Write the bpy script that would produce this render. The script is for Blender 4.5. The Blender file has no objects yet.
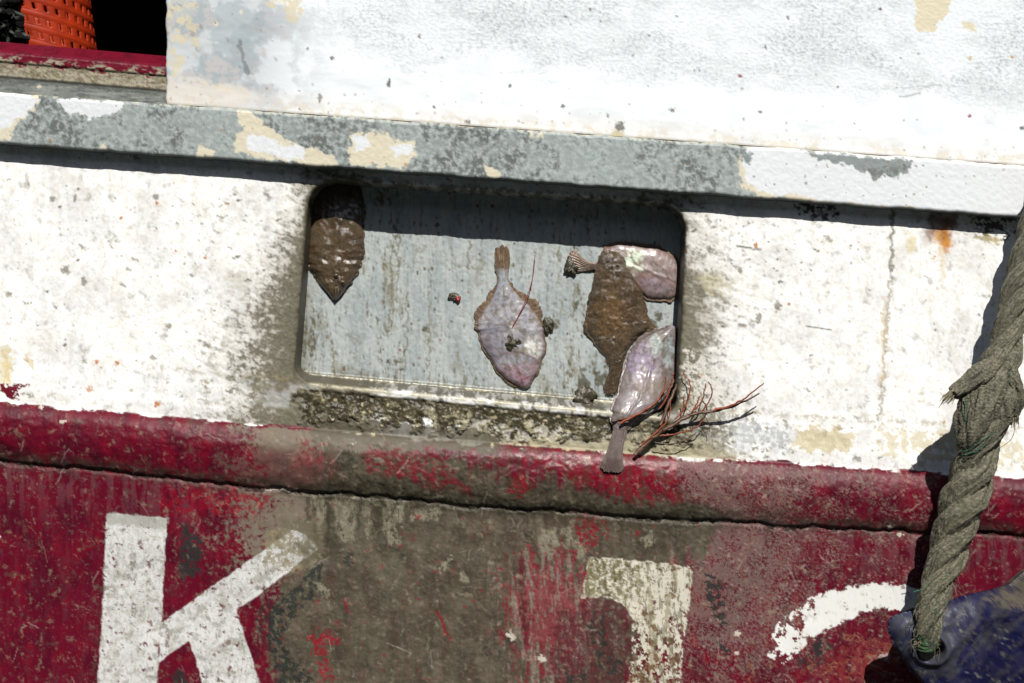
import bpy, math, random
import numpy as np

# ------------------------------------------------------------------ camera, world, sun, exposure
scene = bpy.context.scene
COL = scene.collection
S = 0.0015                    # metres per photo pixel on the hull plane
CAMD = 2.2                    # camera to hull plane
cam = bpy.data.cameras.new('camera')
cam_o = bpy.data.objects.new('camera', cam)
COL.objects.link(cam_o)
cam_o.location = (0, -CAMD, 0)
cam_o.rotation_euler = (math.radians(90), 0, 0)
cam.sensor_width = 36
cam.lens = 36 * CAMD / (1024 * S)
cam.clip_start = 0.05
cam.clip_end = 3000
scene.camera = cam_o

SUN = (0.17, -1.0, 1.06)       # towards the sun
elev = math.atan2(SUN[2], math.hypot(SUN[0], SUN[1]))
world = bpy.data.worlds.new('World')
scene.world = world
world.use_nodes = True
wn = world.node_tree
sky = wn.nodes.new('ShaderNodeTexSky')
sky.sky_type = 'NISHITA'
sky.sun_disc = False
sky.sun_elevation = elev
sky.sun_rotation = math.pi - math.atan2(SUN[0], -SUN[1])
wn.links.new(sky.outputs[0], wn.nodes['Background'].inputs[0])
wn.nodes['Background'].inputs[1].default_value = 0.05

sl = bpy.data.lights.new('sun', 'SUN')
sl.energy = 5.0
sl.angle = math.radians(0.5)
sl.color = (1.0, 0.965, 0.91)
so = bpy.data.objects.new('sun', sl)
COL.objects.link(so)
from mathutils import Vector
so.rotation_euler = Vector(SUN).to_track_quat('Z', 'Y').to_euler()
so.location = (1, -3, 4)

scene.view_settings.view_transform = 'Standard'
scene.view_settings.look = 'None'
scene.view_settings.gamma = 1
scene.view_settings.use_curve_mapping = False
scene.view_settings.exposure = 0.42
scene.cycles.max_bounces = 6

# ------------------------------------------------------------------ numpy toolkit
_rng = np.random.RandomState(7)
_perm = _rng.permutation(256).astype(np.int32)
_perm = np.concatenate([_perm, _perm])
_gr = _rng.rand(256) * 2 * np.pi
_gx, _gy = np.cos(_gr).astype(np.float32), np.sin(_gr).astype(np.float32)


def perlin(x, y, seed=0):
    x = np.asarray(x, np.float32) + seed * 17.31
    y = np.asarray(y, np.float32) + seed * 9.73
    xi = np.floor(x).astype(np.int32)
    yi = np.floor(y).astype(np.int32)
    fx = x - xi
    fy = y - yi
    xi &= 255
    yi &= 255
    x1 = (xi + 1) & 255
    y1 = (yi + 1) & 255
    a = _perm[xi]
    b = _perm[x1]
    h00 = _perm[a + yi]
    h01 = _perm[a + y1]
    h10 = _perm[b + yi]
    h11 = _perm[b + y1]
    u = fx * fx * fx * (fx * (fx * 6 - 15) + 10)
    v = fy * fy * fy * (fy * (fy * 6 - 15) + 10)
    n00 = _gx[h00] * fx + _gy[h00] * fy
    n10 = _gx[h10] * (fx - 1) + _gy[h10] * fy
    n01 = _gx[h01] * fx + _gy[h01] * (fy - 1)
    n11 = _gx[h11] * (fx - 1) + _gy[h11] * (fy - 1)
    return (n00 * (1 - u) + n10 * u) * (1 - v) + (n01 * (1 - u) + n11 * u) * v


def fbm(U, V, sx, sy=None, o=4, seed=0, gain=0.55):
    """fractal noise, roughly uniform in 0..1; sx, sy = feature size in px"""
    sy = sy or sx
    r = 0
    amp = 1.0
    tot = 0
    fx, fy = 1.0 / sx, 1.0 / sy
    for k in range(o):
        r = r + amp * perlin(U * fx, V * fy, seed + k * 3.7)
        tot += amp * amp
        amp *= gain
        fx *= 2.03
        fy *= 2.03
    r = r / math.sqrt(tot) / 0.24
    return (0.5 + 0.5 * np.tanh(r * 0.85)).astype(np.float32)


def ss(x, a, b):
    t = np.clip((x - a) / (b - a), 0, 1)
    return t * t * (3 - 2 * t)


def lin(c):
    c = np.asarray(c, np.float64) / 255.0
    return np.where(c <= 0.04045, c / 12.92, ((c + 0.055) / 1.055) ** 2.4)


KLIT = 1.55


def C(r, g, b):
    return np.clip(lin((r, g, b)) / KLIT, 0.001, 0.84)


def polysdf(U, V, pts):
    d = np.full(U.shape, 1e9, np.float32)
    sgn = np.ones(U.shape, np.float32)
    n = len(pts)
    for i in range(n):
        ax, ay = pts[i]
        bx, by = pts[i - 1]
        ex, ey = bx - ax, by - ay
        wx, wy = U - ax, V - ay
        t = np.clip((wx * ex + wy * ey) / (ex * ex + ey * ey + 1e-9), 0, 1)
        dx, dy = wx - ex * t, wy - ey * t
        d = np.minimum(d, dx * dx + dy * dy)
        c1 = V >= ay
        c2 = V < by
        c3 = ex * wy > ey * wx
        flip = (c1 & c2 & c3) | (~c1 & ~c2 & ~c3)
        sgn = np.where(flip, -sgn, sgn)
    return sgn * np.sqrt(d)


def segdist(U, V, pts):
    d = np.full(U.shape, 1e9, np.float32)
    for (ax, ay), (bx, by) in zip(pts[:-1], pts[1:]):
        ex, ey = bx - ax, by - ay
        wx, wy = U - ax, V - ay
        t = np.clip((wx * ex + wy * ey) / (ex * ex + ey * ey + 1e-9), 0, 1)
        d = np.minimum(d, (wx - ex * t) ** 2 + (wy - ey * t) ** 2)
    return np.sqrt(d)


class Canvas:
    """paint, roughness and relief fields over a (sheared) pixel grid"""

    def __init__(s, us, vs, shear=0.0):
        s.us, s.vs, s.shear = np.asarray(us, np.float32), np.asarray(vs, np.float32), shear
        s.U, V0 = np.meshgrid(s.us, s.vs)
        s.V = V0 + shear * s.U
        sh = s.U.shape
        s.col = np.zeros(sh + (3,), np.float32)
        s.rough = np.full(sh, 0.5, np.float32)
        s.bump = np.full(sh, 0.3, np.float32)
        s.h = np.zeros(sh, np.float32)

    def sl(s, u0, v0, u1, v1, pad=30):
        a = np.searchsorted(s.us, u0 - pad)
        b = np.searchsorted(s.us, u1 + pad)
        lo = v0 - pad - max(s.shear * (u0 - pad), s.shear * (u1 + pad))
        hi = v1 + pad - min(s.shear * (u0 - pad), s.shear * (u1 + pad))
        c = np.searchsorted(s.vs, lo)
        d = np.searchsorted(s.vs, hi)
        return (slice(c, d), slice(a, b))

    def fill(s, m, color, rough=None, bump=None, h=None, at=None):
        at = at or (slice(None), slice(None))
        m = np.asarray(m, np.float32)
        c = np.asarray(color, np.float32)
        if c.ndim == 1:
            c = c[None, None, :]
        s.col[at] = s.col[at] * (1 - m[..., None]) + c * m[..., None]
        if rough is not None:
            s.rough[at] = s.rough[at] * (1 - m) + rough * m
        if bump is not None:
            s.bump[at] = s.bump[at] * (1 - m) + bump * m
        if h is not None:
            s.h[at] = s.h[at] + h * m

    def poly(s, pts, color, amp=3.0, scale=9.0, edge=0.8, op=1.0, hole=0.0, hsc=7.0, seed=1, stretch=1.0, **k):
        """ragged patch: noise bent outline, optional flaked holes"""
        xs = [p[0] for p in pts]
        ys = [p[1] for p in pts]
        at = s.sl(min(xs), min(ys), max(xs), max(ys), 12 + amp * 2 + edge)
        U, V = s.U[at], s.V[at]
        if U.size == 0:
            return
        d = polysdf(U, V, pts)
        if amp:
            d = d + (fbm(U, V, scale, scale * stretch, 4, seed, 0.65) - 0.5) * 2 * amp
        m = 1 - ss(d, -edge, edge)
        if hole is not 0.0:
            n = fbm(U, V, hsc, hsc * stretch, 4, seed + 5, 0.7)
            hv = hole(U, V) if callable(hole) else hole
            m = m * (1 - ss(hv - n, -0.06, 0.06))
        s.fill(m * op, color, at=at, **k)

    def spot(s, x, y, rx, ry, color, op=1.0, amp=0.35, seed=3, soft=0.25, **k):
        at = s.sl(x - rx * 1.5, y - ry * 1.5, x + rx * 1.5, y + ry * 1.5, 4)
        U, V = s.U[at], s.V[at]
        if U.size == 0:
            return
        d = np.sqrt(((U - x) / rx) ** 2 + ((V - y) / ry) ** 2)
        d = d + (fbm(U, V, max(rx, ry) * 0.8, None, 3, seed + x * .1) - 0.5) * 2 * amp
        s.fill((1 - ss(d, 1 - soft, 1 + soft)) * op, color, at=at, **k)

    def line(s, pts, w, color, op=1.0, wob=0.0, **k):
        xs = [p[0] for p in pts]
        ys = [p[1] for p in pts]
        at = s.sl(min(xs), min(ys), max(xs), max(ys), 4 + w * 2 + wob)
        U, V = s.U[at], s.V[at]
        if U.size == 0:
            return
        if wob:
            U = U + (fbm(U, V, 8, None, 3, 5) - .5) * 2 * wob
            V = V + (fbm(U, V, 8, None, 3, 9) - .5) * 2 * wob
        m = 1 - ss(segdist(U, V, pts), w * .4, w)
        s.fill(m * op, color, at=at, **k)

    def specks(s, cell, prob, rmin, rmax, color, seed, dens=None, op=1.0, elong=1.0, ang=0.0, **k):
        """scattered small chips and dirt specks"""
        ca, sa = math.cos(ang), math.sin(ang)
        X = (s.U * ca + s.V * sa)
        Y = (-s.U * sa + s.V * ca)
        cx, cy = cell * elong, cell
        xi = np.floor(X / cx).astype(np.int32)
        yi = np.floor(Y / cy).astype(np.int32)

        def hsh(k2):
            a = (xi * 73856093) ^ (yi * 19349663) ^ ((seed * 7 + k2) * 83492791)
            a = (a ^ (a >> 13)) * 1274126177
            return ((a ^ (a >> 16)) & 0xffff).astype(np.float32) / 65535.0
        px = (0.3 + 0.4 * hsh(1)) * cx
        py = (0.3 + 0.4 * hsh(2)) * cy
        r = rmin + (rmax - rmin) * hsh(3) ** 3
        on = hsh(4)
        dx = (X - xi * cx - px) / elong
        dy = Y - yi * cy - py
        d = np.sqrt(dx * dx + dy * dy) + (fbm(s.U, s.V, 3.0, None, 2, seed) - .5) * rmax
        p = prob if dens is None else prob * dens
        m = (1 - ss(d, r - .5, r + .5)) * (on < p)
        s.fill(m * op, color, **k)


def axis(a, b, lo, hi, step=1.0, coarse=40):
    """fine inside [lo,hi], widening outside"""
    def ext(x, end, sgn):
        out = []
        st = step
        while (end - x) * sgn > 0:
            st = min(st * 1.5, coarse)
            x += st * sgn
            out.append(x)
        return out
    left = ext(lo, a, -1)[::-1]
    right = ext(hi, b, 1)
    return np.array(left + list(np.arange(lo, hi + step * .5, step)) + right, np.float32)


def P(u, v, h, ref=None):
    """photo pixel (as seen at height ref off the hull plane) -> world point"""
    k = 1 - (h if ref is None else ref) / CAMD
    return (u - 512) * S * k, -h, (341.5 - v) * S * k


def mesh_from(name, co, faces, mat, parent=None, col=None, aux=None, smooth=True, loc=None):
    me = bpy.data.meshes.new(name)
    co = np.asarray(co, np.float32).reshape(-1, 3)
    if loc is None and parent is None:
        loc = (float(co[:, 0].mean()), float(co[:, 1].max()), float(co[:, 2].min()))
    if loc is None:
        loc = (0, 0, 0)
    off = np.array(loc, np.float32)
    if parent is not None:
        off = off + np.array(parent.matrix_basis.translation, np.float32)
    co = co - off
    faces = np.asarray(faces, np.int32)
    n, k = faces.shape
    me.vertices.add(len(co))
    me.vertices.foreach_set('co', co.ravel())
    me.loops.add(n * k)
    me.loops.foreach_set('vertex_index', faces.ravel())
    me.polygons.add(n)
    me.polygons.foreach_set('loop_start', np.arange(n, dtype=np.int32) * k)
    me.polygons.foreach_set('loop_total', np.full(n, k, np.int32))
    if smooth:
        me.polygons.foreach_set('use_smooth', np.ones(n, bool))
    me.update(calc_edges=True)
    N = len(co)
    if col is not None:
        a = me.attributes.new('paint', 'FLOAT_COLOR', 'POINT')
        c4 = np.ones((N, 4), np.float32)
        c4[:, :3] = np.asarray(col, np.float32).reshape(-1, 3)
        a.data.foreach_set('color', c4.ravel())
    if aux is not None:
        a = me.attributes.new('aux', 'FLOAT_COLOR', 'POINT')
        c4 = np.ones((N, 4), np.float32)
        c4[:, :3] = np.asarray(aux, np.float32).reshape(-1, 3)
        a.data.foreach_set('color', c4.ravel())
    me.materials.append(mat)
    o = bpy.data.objects.new(name, me)
    o.location = loc
    COL.objects.link(o)
    if parent:
        o.parent = parent
    return o


def gridfaces(n, m, keep=None, wrap=False):
    idx = np.arange(n * m, dtype=np.int32).reshape(n, m)
    if wrap:
        idx = np.concatenate([idx, idx[:, :1]], 1)
    f = np.stack([idx[:-1, :-1], idx[1:, :-1], idx[1:, 1:], idx[:-1, 1:]], -1)
    if keep is not None:
        f = f[keep]
    return f.reshape(-1, 4)


def sheet(name, cv, U, V, H, mat, parent=None, keep=None, ref=0.0):
    x, y, z = P(U, V, H, ref)
    co = np.stack([x, np.broadcast_to(y, x.shape), z], -1)
    aux = np.stack([cv.rough, cv.bump, np.zeros_like(cv.rough)], -1)
    f = gridfaces(U.shape[0], U.shape[1], keep)
    used = np.unique(f)
    remap = np.full(U.size, -1, np.int32)
    remap[used] = np.arange(len(used))
    return mesh_from(name, co.reshape(-1, 3)[used], remap[f], mat, parent,
                     cv.col.reshape(-1, 3)[used], aux.reshape(-1, 3)[used])


def thing(name, label, cat, loc=(0, 0, 0), group=None):
    o = bpy.data.objects.new(name, None)
    COL.objects.link(o)
    o.location = loc
    o.empty_display_size = 0.05
    tag(o, label, cat, group)
    return o


def tag(o, label, cat, group=None):
    o['label'] = label
    o['category'] = cat
    if group:
        o['group'] = group


# ------------------------------------------------------------------ materials
def painted(name, micro=0.25, mscale=900, bscale=700, bdist=0.0006, sheen=0.0, spec=0.5, sss=0.0, coat=0.0,
            warp=0.0):
    m = bpy.data.materials.new(name)
    m.use_nodes = True
    nt = m.node_tree
    N, L = nt.nodes, nt.links
    bs = N['Principled BSDF']
    at = N.new('ShaderNodeAttribute')
    at.attribute_name = 'paint'
    ax = N.new('ShaderNodeAttribute')
    ax.attribute_name = 'aux'
    sp = N.new('ShaderNodeSeparateColor')
    L.new(ax.outputs['Color'], sp.inputs[0])
    tc = N.new('ShaderNodeTexCoord')
    n1 = N.new('ShaderNodeTexNoise')
    n1.inputs['Scale'].default_value = mscale
    n1.inputs['Detail'].default_value = 4
    n1.inputs['Roughness'].default_value = 0.7
    L.new(tc.outputs['Object'], n1.inputs['Vector'])
    mr = N.new('ShaderNodeMapRange')
    mr.inputs['From Min'].default_value = 0.3
    mr.inputs['From Max'].default_value = 0.7
    mr.inputs['To Min'].default_value = 1 - micro
    mr.inputs['To Max'].default_value = 1 + micro * 0.6
    L.new(n1.outputs['Fac'], mr.inputs['Value'])
    # micro contrast follows the surface's own roughness of relief
    mx = N.new('ShaderNodeMix')
    mx.data_type = 'FLOAT'
    L.new(sp.outputs[1], mx.inputs['Factor'])
    mx.inputs[2].default_value = 1.0
    L.new(mr.outputs[0], mx.inputs[3])
    vm = N.new('ShaderNodeVectorMath')
    vm.operation = 'SCALE'
    L.new(at.outputs['Color'], vm.inputs[0])
    L.new(mx.outputs[0], vm.inputs['Scale'])
    L.new(vm.outputs[0], bs.inputs['Base Color'])
    L.new(sp.outputs[0], bs.inputs['Roughness'])
    n2 = N.new('ShaderNodeTexNoise')
    n2.inputs['Scale'].default_value = bscale
    n2.inputs['Detail'].default_value = 5
    n2.inputs['Roughness'].default_value = 0.65
    L.new(tc.outputs['Object'], n2.inputs['Vector'])
    bp = N.new('ShaderNodeBump')
    bp.inputs['Distance'].default_value = bdist
    L.new(sp.outputs[1], bp.inputs['Strength'])
    L.new(n2.outputs['Fac'], bp.inputs['Height'])
    L.new(bp.outputs[0], bs.inputs['Normal'])
    bs.inputs['Specular IOR Level'].default_value = spec
    if sss:
        bs.inputs['Subsurface Weight'].default_value = sss
        bs.inputs['Subsurface Radius'].default_value = (0.006, 0.003, 0.002)
        bs.inputs['Subsurface Scale'].default_value = 0.6
    if coat:
        bs.inputs['Coat Weight'].default_value = coat
        bs.inputs['Coat Roughness'].default_value = 0.12
    return m


def plain(name, color, rough=0.6, nscale=60, var=0.35, bump=0.3, bdist=0.001, spec=0.5):
    m = bpy.data.materials.new(name)
    m.use_nodes = True
    nt = m.node_tree
    N, L = nt.nodes, nt.links
    bs = N['Principled BSDF']
    tc = N.new('ShaderNodeTexCoord')
    n = N.new('ShaderNodeTexNoise')
    n.inputs['Scale'].default_value = nscale
    n.inputs['Detail'].default_value = 6
    L.new(tc.outputs['Object'], n.inputs['Vector'])
    r = N.new('ShaderNodeValToRGB')
    r.color_ramp.elements[0].position = 0.3
    r.color_ramp.elements[1].position = 0.7
    c = np.array(color)
    r.color_ramp.elements[0].color = (*np.clip(c * (1 - var), 0, 1), 1)
    r.color_ramp.elements[1].color = (*np.clip(c * (1 + var), 0, 1), 1)
    L.new(n.outputs['Fac'], r.inputs[0])
    L.new(r.outputs[0], bs.inputs['Base Color'])
    bs.inputs['Roughness'].default_value = rough
    bs.inputs['Specular IOR Level'].default_value = spec
    b = N.new('ShaderNodeBump')
    b.inputs['Strength'].default_value = bump
    b.inputs['Distance'].default_value = bdist
    L.new(n.outputs['Fac'], b.inputs['Height'])
    L.new(b.outputs[0], bs.inputs['Normal'])
    return m


M_paint = painted('weathered_boat_paint', spec=.16)
M_steel = painted('weathered_steel', micro=0.2, spec=.3)
M_fish = painted('wet_fish_skin', micro=0.12, mscale=1300, bscale=330, bdist=0.0009, spec=0.4, sss=0.08, coat=0.12)
M_slime = painted('slimy_brown_skin', micro=0.2, mscale=1300, bscale=260, bdist=0.0016, spec=0.7, sss=0.05, coat=0.7)
M_mud = plain('wet_mud', C(78, 72, 56), 0.35, 300, 0.5, 0.9, 0.002)
M_dark = plain('dark_interior', (0.012, 0.01, 0.009), 0.9, 8, 0.4, 0.2)  # near-black so the interior stays dark, shade put into the colour

# ------------------------------------------------------------------ reference lines of the hull (photo px)


def rail_top(u): return 92 + 0.0715 * u
def rail_bot(u): return 143 + 0.0723 * u


def wr(u):       # white to red edge
    x = np.clip(u, -250, 1300)
    return 402 + 0.092 * x - 0.000018 * x * x + (u - x) * .06


def crease(u):
    x = np.clip(u, -250, 1300)
    return 460 + 0.115 * x - 0.00004 * x * x + (u - x) * .05


RAIL_H = 0.026
PLATE_H = 0.016
DEEP = 0.056      # back panel of the freeing port


def opening_sdf(u, v):
    dl = -(u - (309 - 0.080 * (v - 180)))
    dr = u - (688 - 0.053 * (v - 206))
    dt = (150 + 0.0700 * (u - 310)) - v
    dt = (177.5 + 0.0700 * (u - 310)) - v
    db = v - (381 + 0.094 * (u - 303))
    dx = np.maximum(dl, dr)
    dy = np.maximum(dt, db)
    r = 28 - 11 * ss(v, 250, 340)
    qx = dx + r
    qy = dy + r
    return np.hypot(np.maximum(qx, 0), np.maximum(qy, 0)) + np.minimum(np.maximum(qx, qy), 0) - r


# ------------------------------------------------------------------ the boat
boat = thing('fishing_boat', 'weathered fishing boat side, white above a dark red rubbing strake and red hull',
             'boat')

# ---- hull plating
us = axis(-1000, 2000, -10, 1034, 1.0)
vs = axis(125, 1350, 140, 696, 1.0)
cv = Canvas(us, vs)
U, V = cv.U, cv.V
B = wr(U)
K = crease(U)
sd = opening_sdf(U, V)

nA = fbm(U, V, 60, None, 5, 1)
nB = fbm(U, V, 14, None, 5, 2, .65)
nC = fbm(U, V, 5, None, 3, 3, .7)
nV = fbm(U, V, 9, 60, 4, 4, .65)      # vertical streaks
nW = fbm(U, V, 26, None, 5, 6, .6)

white = np.array([.76, .76, .75])
cv.col[:] = white
cv.rough[:] = 0.55
cv.bump[:] = 0.25
# subtle cold and warm variation of the white paint
cv.fill(ss(nA, .45, .85) * .5, C(235, 236, 238))
cv.fill(ss(nW, .55, .9) * .22, C(232, 226, 205))
cv.fill(ss(fbm(U, V, 10, 46, 5, 14, .65), .6, .9) * .16, C(200, 196, 182))
cv.fill(ss(nC * .5 + nB * .5, .62, .8) * .28, C(205, 200, 185))

# dirt around the opening
du = np.maximum(0, 302 - .068 * (V - 180) + 8 - U)
dleft = np.exp(-(np.maximum(0, 312 - .068 * (V - 180) - U) / (26 + 44 * ss(V, 200, 380))) ** 1.3) * (1 - ss(U, 330, 420)) * (0.55 + .45 * ss(V, 180, 290))
dright = np.exp(-(np.maximum(0, U - 682) / (42 + 10 * np.sin(V * .03))) ** 1.3) * ss(U, 560, 680) * (0.45 + .5 * ss(V, 230, 330))
dens = np.maximum(dleft, dright) * (V < B)
cv.fill(ss(dens * 1.1 - nW * .25, .0, .9) * .6, C(170, 164, 142), bump=.5)
cv.fill(ss(fbm(U, V, 3.0, None, 3, 17, .8) * .7 + nB * .3 - .25 * (1 - ss(dens, .02, .25)), .62, .95) * .2, C(150, 144, 124))
nS = fbm(U + V * .5, V - U * .35, 22, 7, 5, 18, .65)
m1 = ss(dens * 1.15 - (nB * .35 + nS * .4 + nC * .25), -.38, .36)
cv.fill(m1 * .7, C(150, 145, 126), rough=.6, bump=.6)
m2 = ss(dens * 1.05 - (nW * .3 + nS * .35 + nC * .35), -.10, .28)
cv.fill(m2 * .75, C(112, 106, 88), rough=.6, bump=.8)
m2 = ss(dleft * (V < B) - .3 - nC * .5, -.1, .2)
cv.fill(m2 * .35, C(96, 90, 72))
# white flaked patches right of the opening's lower corner
cv.poly([(684, 352), (700, 360), (716, 385), (740, 400), (735, 418), (712, 410), (690, 395), (680, 380)], C(240, 238, 228), 7, 9, 1.2, .85, hole=.38, hsc=5, seed=31)
cv.poly([(676, 392), (700, 388), (702, 412), (684, 420)], C(235, 232, 218), 5, 7, 1, .8, hole=.4, hsc=4, seed=32)
cv.spot(715, 283, 14, 11, C(205, 196, 160), .6, .5, 7)
cv.spot(240, 283, 12, 12, C(214, 208, 190), .5, .5, 7)
cv.poly([(688, 402), (740, 412), (800, 432), (790, 452), (700, 446), (672, 440), (670, 415)], C(120, 115, 96), 9, 14, 2, .75, hole=.42, hsc=6, seed=35, bump=.9)

# specks and small chips on the white
onw = ((V < B) & (sd > 2)).astype(np.float32)
cl = ss(fbm(U, V, 70, None, 3, 11), .3, .9)
near = np.clip(np.maximum(dleft, dright), 0, 1)
cv.specks(7, .20, .3, 1.1, C(120, 116, 100), 3, onw * (0.25 + cl * .8 + near), .75)
cv.specks(13, .35, .3, 2.4, C(140, 135, 118), 4, onw * (0.2 + cl), .7, 2.0, .5)
cv.specks(11, .25, .4, 1.5, C(80, 76, 62), 5, onw * (cl + near * .7), .8, 2.2, -.35)
cv.specks(40, .22, .6, 1.8, C(206, 160, 100), 6, onw * .8, .75)
for x, y, rx, ry in [(84, 282, 2.5, 5), (53, 199, 3, 3), (156, 197, 3, 3), (169, 326, 3, 2.5), (9, 294, 3, 3), (75, 198, 1.5, 5), (757, 249, 4, 2),
                     (777, 307, 3, 5), (759, 318, 3, 5), (818, 251, 1.6, 1.6), (709, 250, 2, 4), (740, 270, 2, 3), (742, 325, 6, 1.5), (66, 270, 4, 5)]:
    cv.spot(x, y, rx, ry, C(140, 135, 118), .8, .4)
for x, y, r in [(157, 203, 1.6), (228, 204, 1.6), (756, 245, 2.2), (789, 304, 1.4), (176, 251, 1.3), (205, 258, 1.5), (121, 218, 1.6), (90, 389, 3), (158, 404, 3), (97, 362, 2), (117, 363, 2)]:
    cv.spot(x, y, r, r, C(205, 130, 60), .9, .4)
cv.line([(806, 326), (832, 330)], 1.1, C(120, 118, 108), .8)
cv.line([(737, 246), (751, 248)], 1.6, C(110, 108, 100), .8)

# vertical seam on the right
cv.line([(892, 205), (891, 280), (886, 330), (883, 390), (878, 420)], 2.0, C(170, 165, 150), .7, 2.5, h=-0.0008)
cv.line([(893, 205), (892, 270)], 2.2, C(130, 128, 118), .6, 2, h=-0.0008)
cv.line([(885, 300), (882, 380)], 3.2, C(228, 205, 165), .6, 3)
# rust under the rail
cv.spot(943, 236, 9, 13, C(222, 160, 70), .85, .5, 3, .8)
cv.spot(945, 236, 4.5, 11, C(222, 150, 50), .85, .4, 3, .6)
cv.line([(946, 240), (946, 252)], 4, C(214, 140, 50), .6, 1.5)
cv.spot(940, 222, 16, 14, C(120, 70, 45), .8, .5, 3, .6)
cv.line([(942, 250), (944, 275)], 4, C(240, 225, 190), .6, 2)
cv.spot(912, 243, 4, 9, C(240, 225, 170), .7, .5)
cv.poly([(828, 140), (835, 217), (820, 221), (800, 212), (790, 200), (800, 140)], C(38, 42, 40), 6, 7, 1.2, .9, hole=.35, seed=8)
cv.poly([(968, 200), (1010, 208), (1014, 232), (1004, 240), (985, 232), (972, 232)], C(60, 56, 44), 6, 7, 1.2, .9, hole=.42, seed=9)
cv.spot(986, 238, 9, 3, C(160, 145, 80), .7, .6)
cv.spot(995, 240, 5, 4, C(180, 160, 80), .7, .6)

# band between fold and the white strip: greyish and cream
bd = V - B
bm = ss(bd, -47, -40) * (1 - ss(bd, -21, -17))
cv.fill(bm * .35 * ss(nW, .2, .7), C(218, 222, 224))
cv.poly([(798, 428), (838, 428), (855, 436), (846, 452), (800, 451), (788, 440)], C(222, 210, 178), 5, 9, 1, .9, seed=41)
cv.poly([(800, 432), (835, 432), (848, 440), (840, 449), (802, 448)], C(190, 178, 140), 4, 9, 1.5, .45, hole=.3, seed=43)
cv.poly([(880, 428), (960, 436), (1030, 445), (1030, 466), (960, 462), (910, 455), (882, 450)], C(224, 214, 184), 7, 14, 1, .8, hole=.22, hsc=9, seed=42)
cv.poly([(730, 420), (795, 430), (790, 450), (735, 446)], C(214, 219, 224), 6, 12, 1.5, .5, seed=44)
cv.poly([(-10, 355), (14, 358), (14, 378), (4, 392), (-10, 396)], C(236, 226, 190), 5, 9, 2, .7, seed=45)
cv.line([(6, 350), (10, 382)], 5, C(225, 205, 150), .7, 3)
cv.line([(28, 357), (33, 368)], 4, C(225, 205, 160), .7, 3)
cv.specks(9, .45, .5, 2.6, C(165, 155, 125), 12, onw * bm * (ss(U, 90, 260) * (1 - ss(U, 300, 420)) + .25 * ss(U, 700, 800)), .75, 2)
# dirt along the fold
fm = (1 - ss(np.abs(bd + 46 + (nB - .5) * 6), 0, 5)) * ss(nB * .6 + nC * .4, .45, .7) * onw
cv.fill(fm * .5 * (ss(U, 60, 200)), C(165, 150, 115))

# ---- red paint
red0, red1, red2 = C(102, 9, 36), C(120, 7, 34), C(78, 8, 32)
edge_n = (fbm(U, V, 40, 20, 5, 21, .6) - .5) * 4.5
redm = ss(V - B + edge_n * (1 + 1.2 * ss(U, 250, 500) * (1 - ss(U, 740, 860))), -.7, .7)
R = np.zeros_like(cv.col) + red0.astype(np.float32)
def mixin(A, m, c):
    return A * (1 - m[..., None]) + np.asarray(c, np.float32) * m[..., None]
R = mixin(R, ss(nV * .4 + nW * .6, .5, .9) * .8, red1)
R = mixin(R, ss(fbm(U, V, 30, 50, 4, 23), .5, .85) * .7, red2)
R = mixin(R, ss(nC * .6 + nV * .4, .6, .9) * .3, C(130, 26, 50))
cv.fill(redm, R, rough=.42, bump=.35)
below = ss(V - K, -2, 6)
bul = redm * (1 - below)
t = np.clip((V - B) / np.maximum(K - B, 1), 0, 1)
# below the crease left: dull purplish red near the top, worn vertical streaks
topz = below * (1 - ss(V - K, 10, 60)) * ss(nV * .7 + nC * .3, .42, .75)
cv.fill(topz * .55, C(112, 72, 80), rough=.6)
cv.fill(below * ss(nV * .6 + nB * .4, .62, .82) * .38 * (1 - ss(U, 290, 330) * (1 - ss(U, 700, 760))), C(84, 40, 50), rough=.6)
# fine scuffs everywhere on the red
cv.specks(6, .18, .2, 0.9, C(150, 100, 100), 22, redm * ss(nW, .5, 1.1), .35, 1.6, .9)
cv.specks(15, .2, .3, 0.9, C(190, 150, 148), 23, redm * ss(nA, .3, .8), .3, 5, -.7)
cv.specks(5, .3, .25, 1.0, C(60, 20, 26), 24, redm, .5)

# scuffed grey area on the right of the red (u 680..900)
rs = np.exp(-((U - 730) / 110.) ** 2) * (1 - ss(V, 610, 690) * .5) * ss(V - B, 0, 4)
rs = np.maximum(rs * .60, .24 * ss(U, 560, 700) * (1 - ss(U, 930, 1000)) * ss(V - B, 0, 4) * (1 - .4 * ss(V, 560, 640)))
n_ = fbm(U, V, 3.4, 2.6, 4, 33, .9) * .66 + fbm(U, V, 26, 20, 4, 34, .65) * .34
cv.fill(ss(rs * 1.05 - n_, -.16, .16) * .6, C(140, 126, 116), rough=.65, bump=.6)
cv.fill(ss(rs * .9 - fbm(U, V, 8, None, 4, 36, .75), -.25, .2) * .25, C(104, 76, 76), rough=.65, bump=.6)
cv.specks(6, .4, .25, 1.1, C(178, 165, 150), 37, redm * ss(U, 650, 720) * (1 - ss(U, 960, 1010)), .5, 1.8, .6)
cv.specks(8, .4, .25, 1.0, C(182, 170, 155), 38, redm * ss(U, 650, 720), .5, 3.0, -.8)

# grey haze left of the opening, on the bulge and under it
gl = np.exp(-((U - 330) / 95.) ** 2) * ss(V - B, -1, 3) * (1 - ss(V - K, 60, 110) * .7)
cv.fill(ss(gl * 1.05 - (nW * .45 + nC * .55), -.22, .24) * (1 - bul * ss(t, .25, .45) * .55) * .85, C(128, 120, 104), rough=.6, bump=.7)

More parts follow.
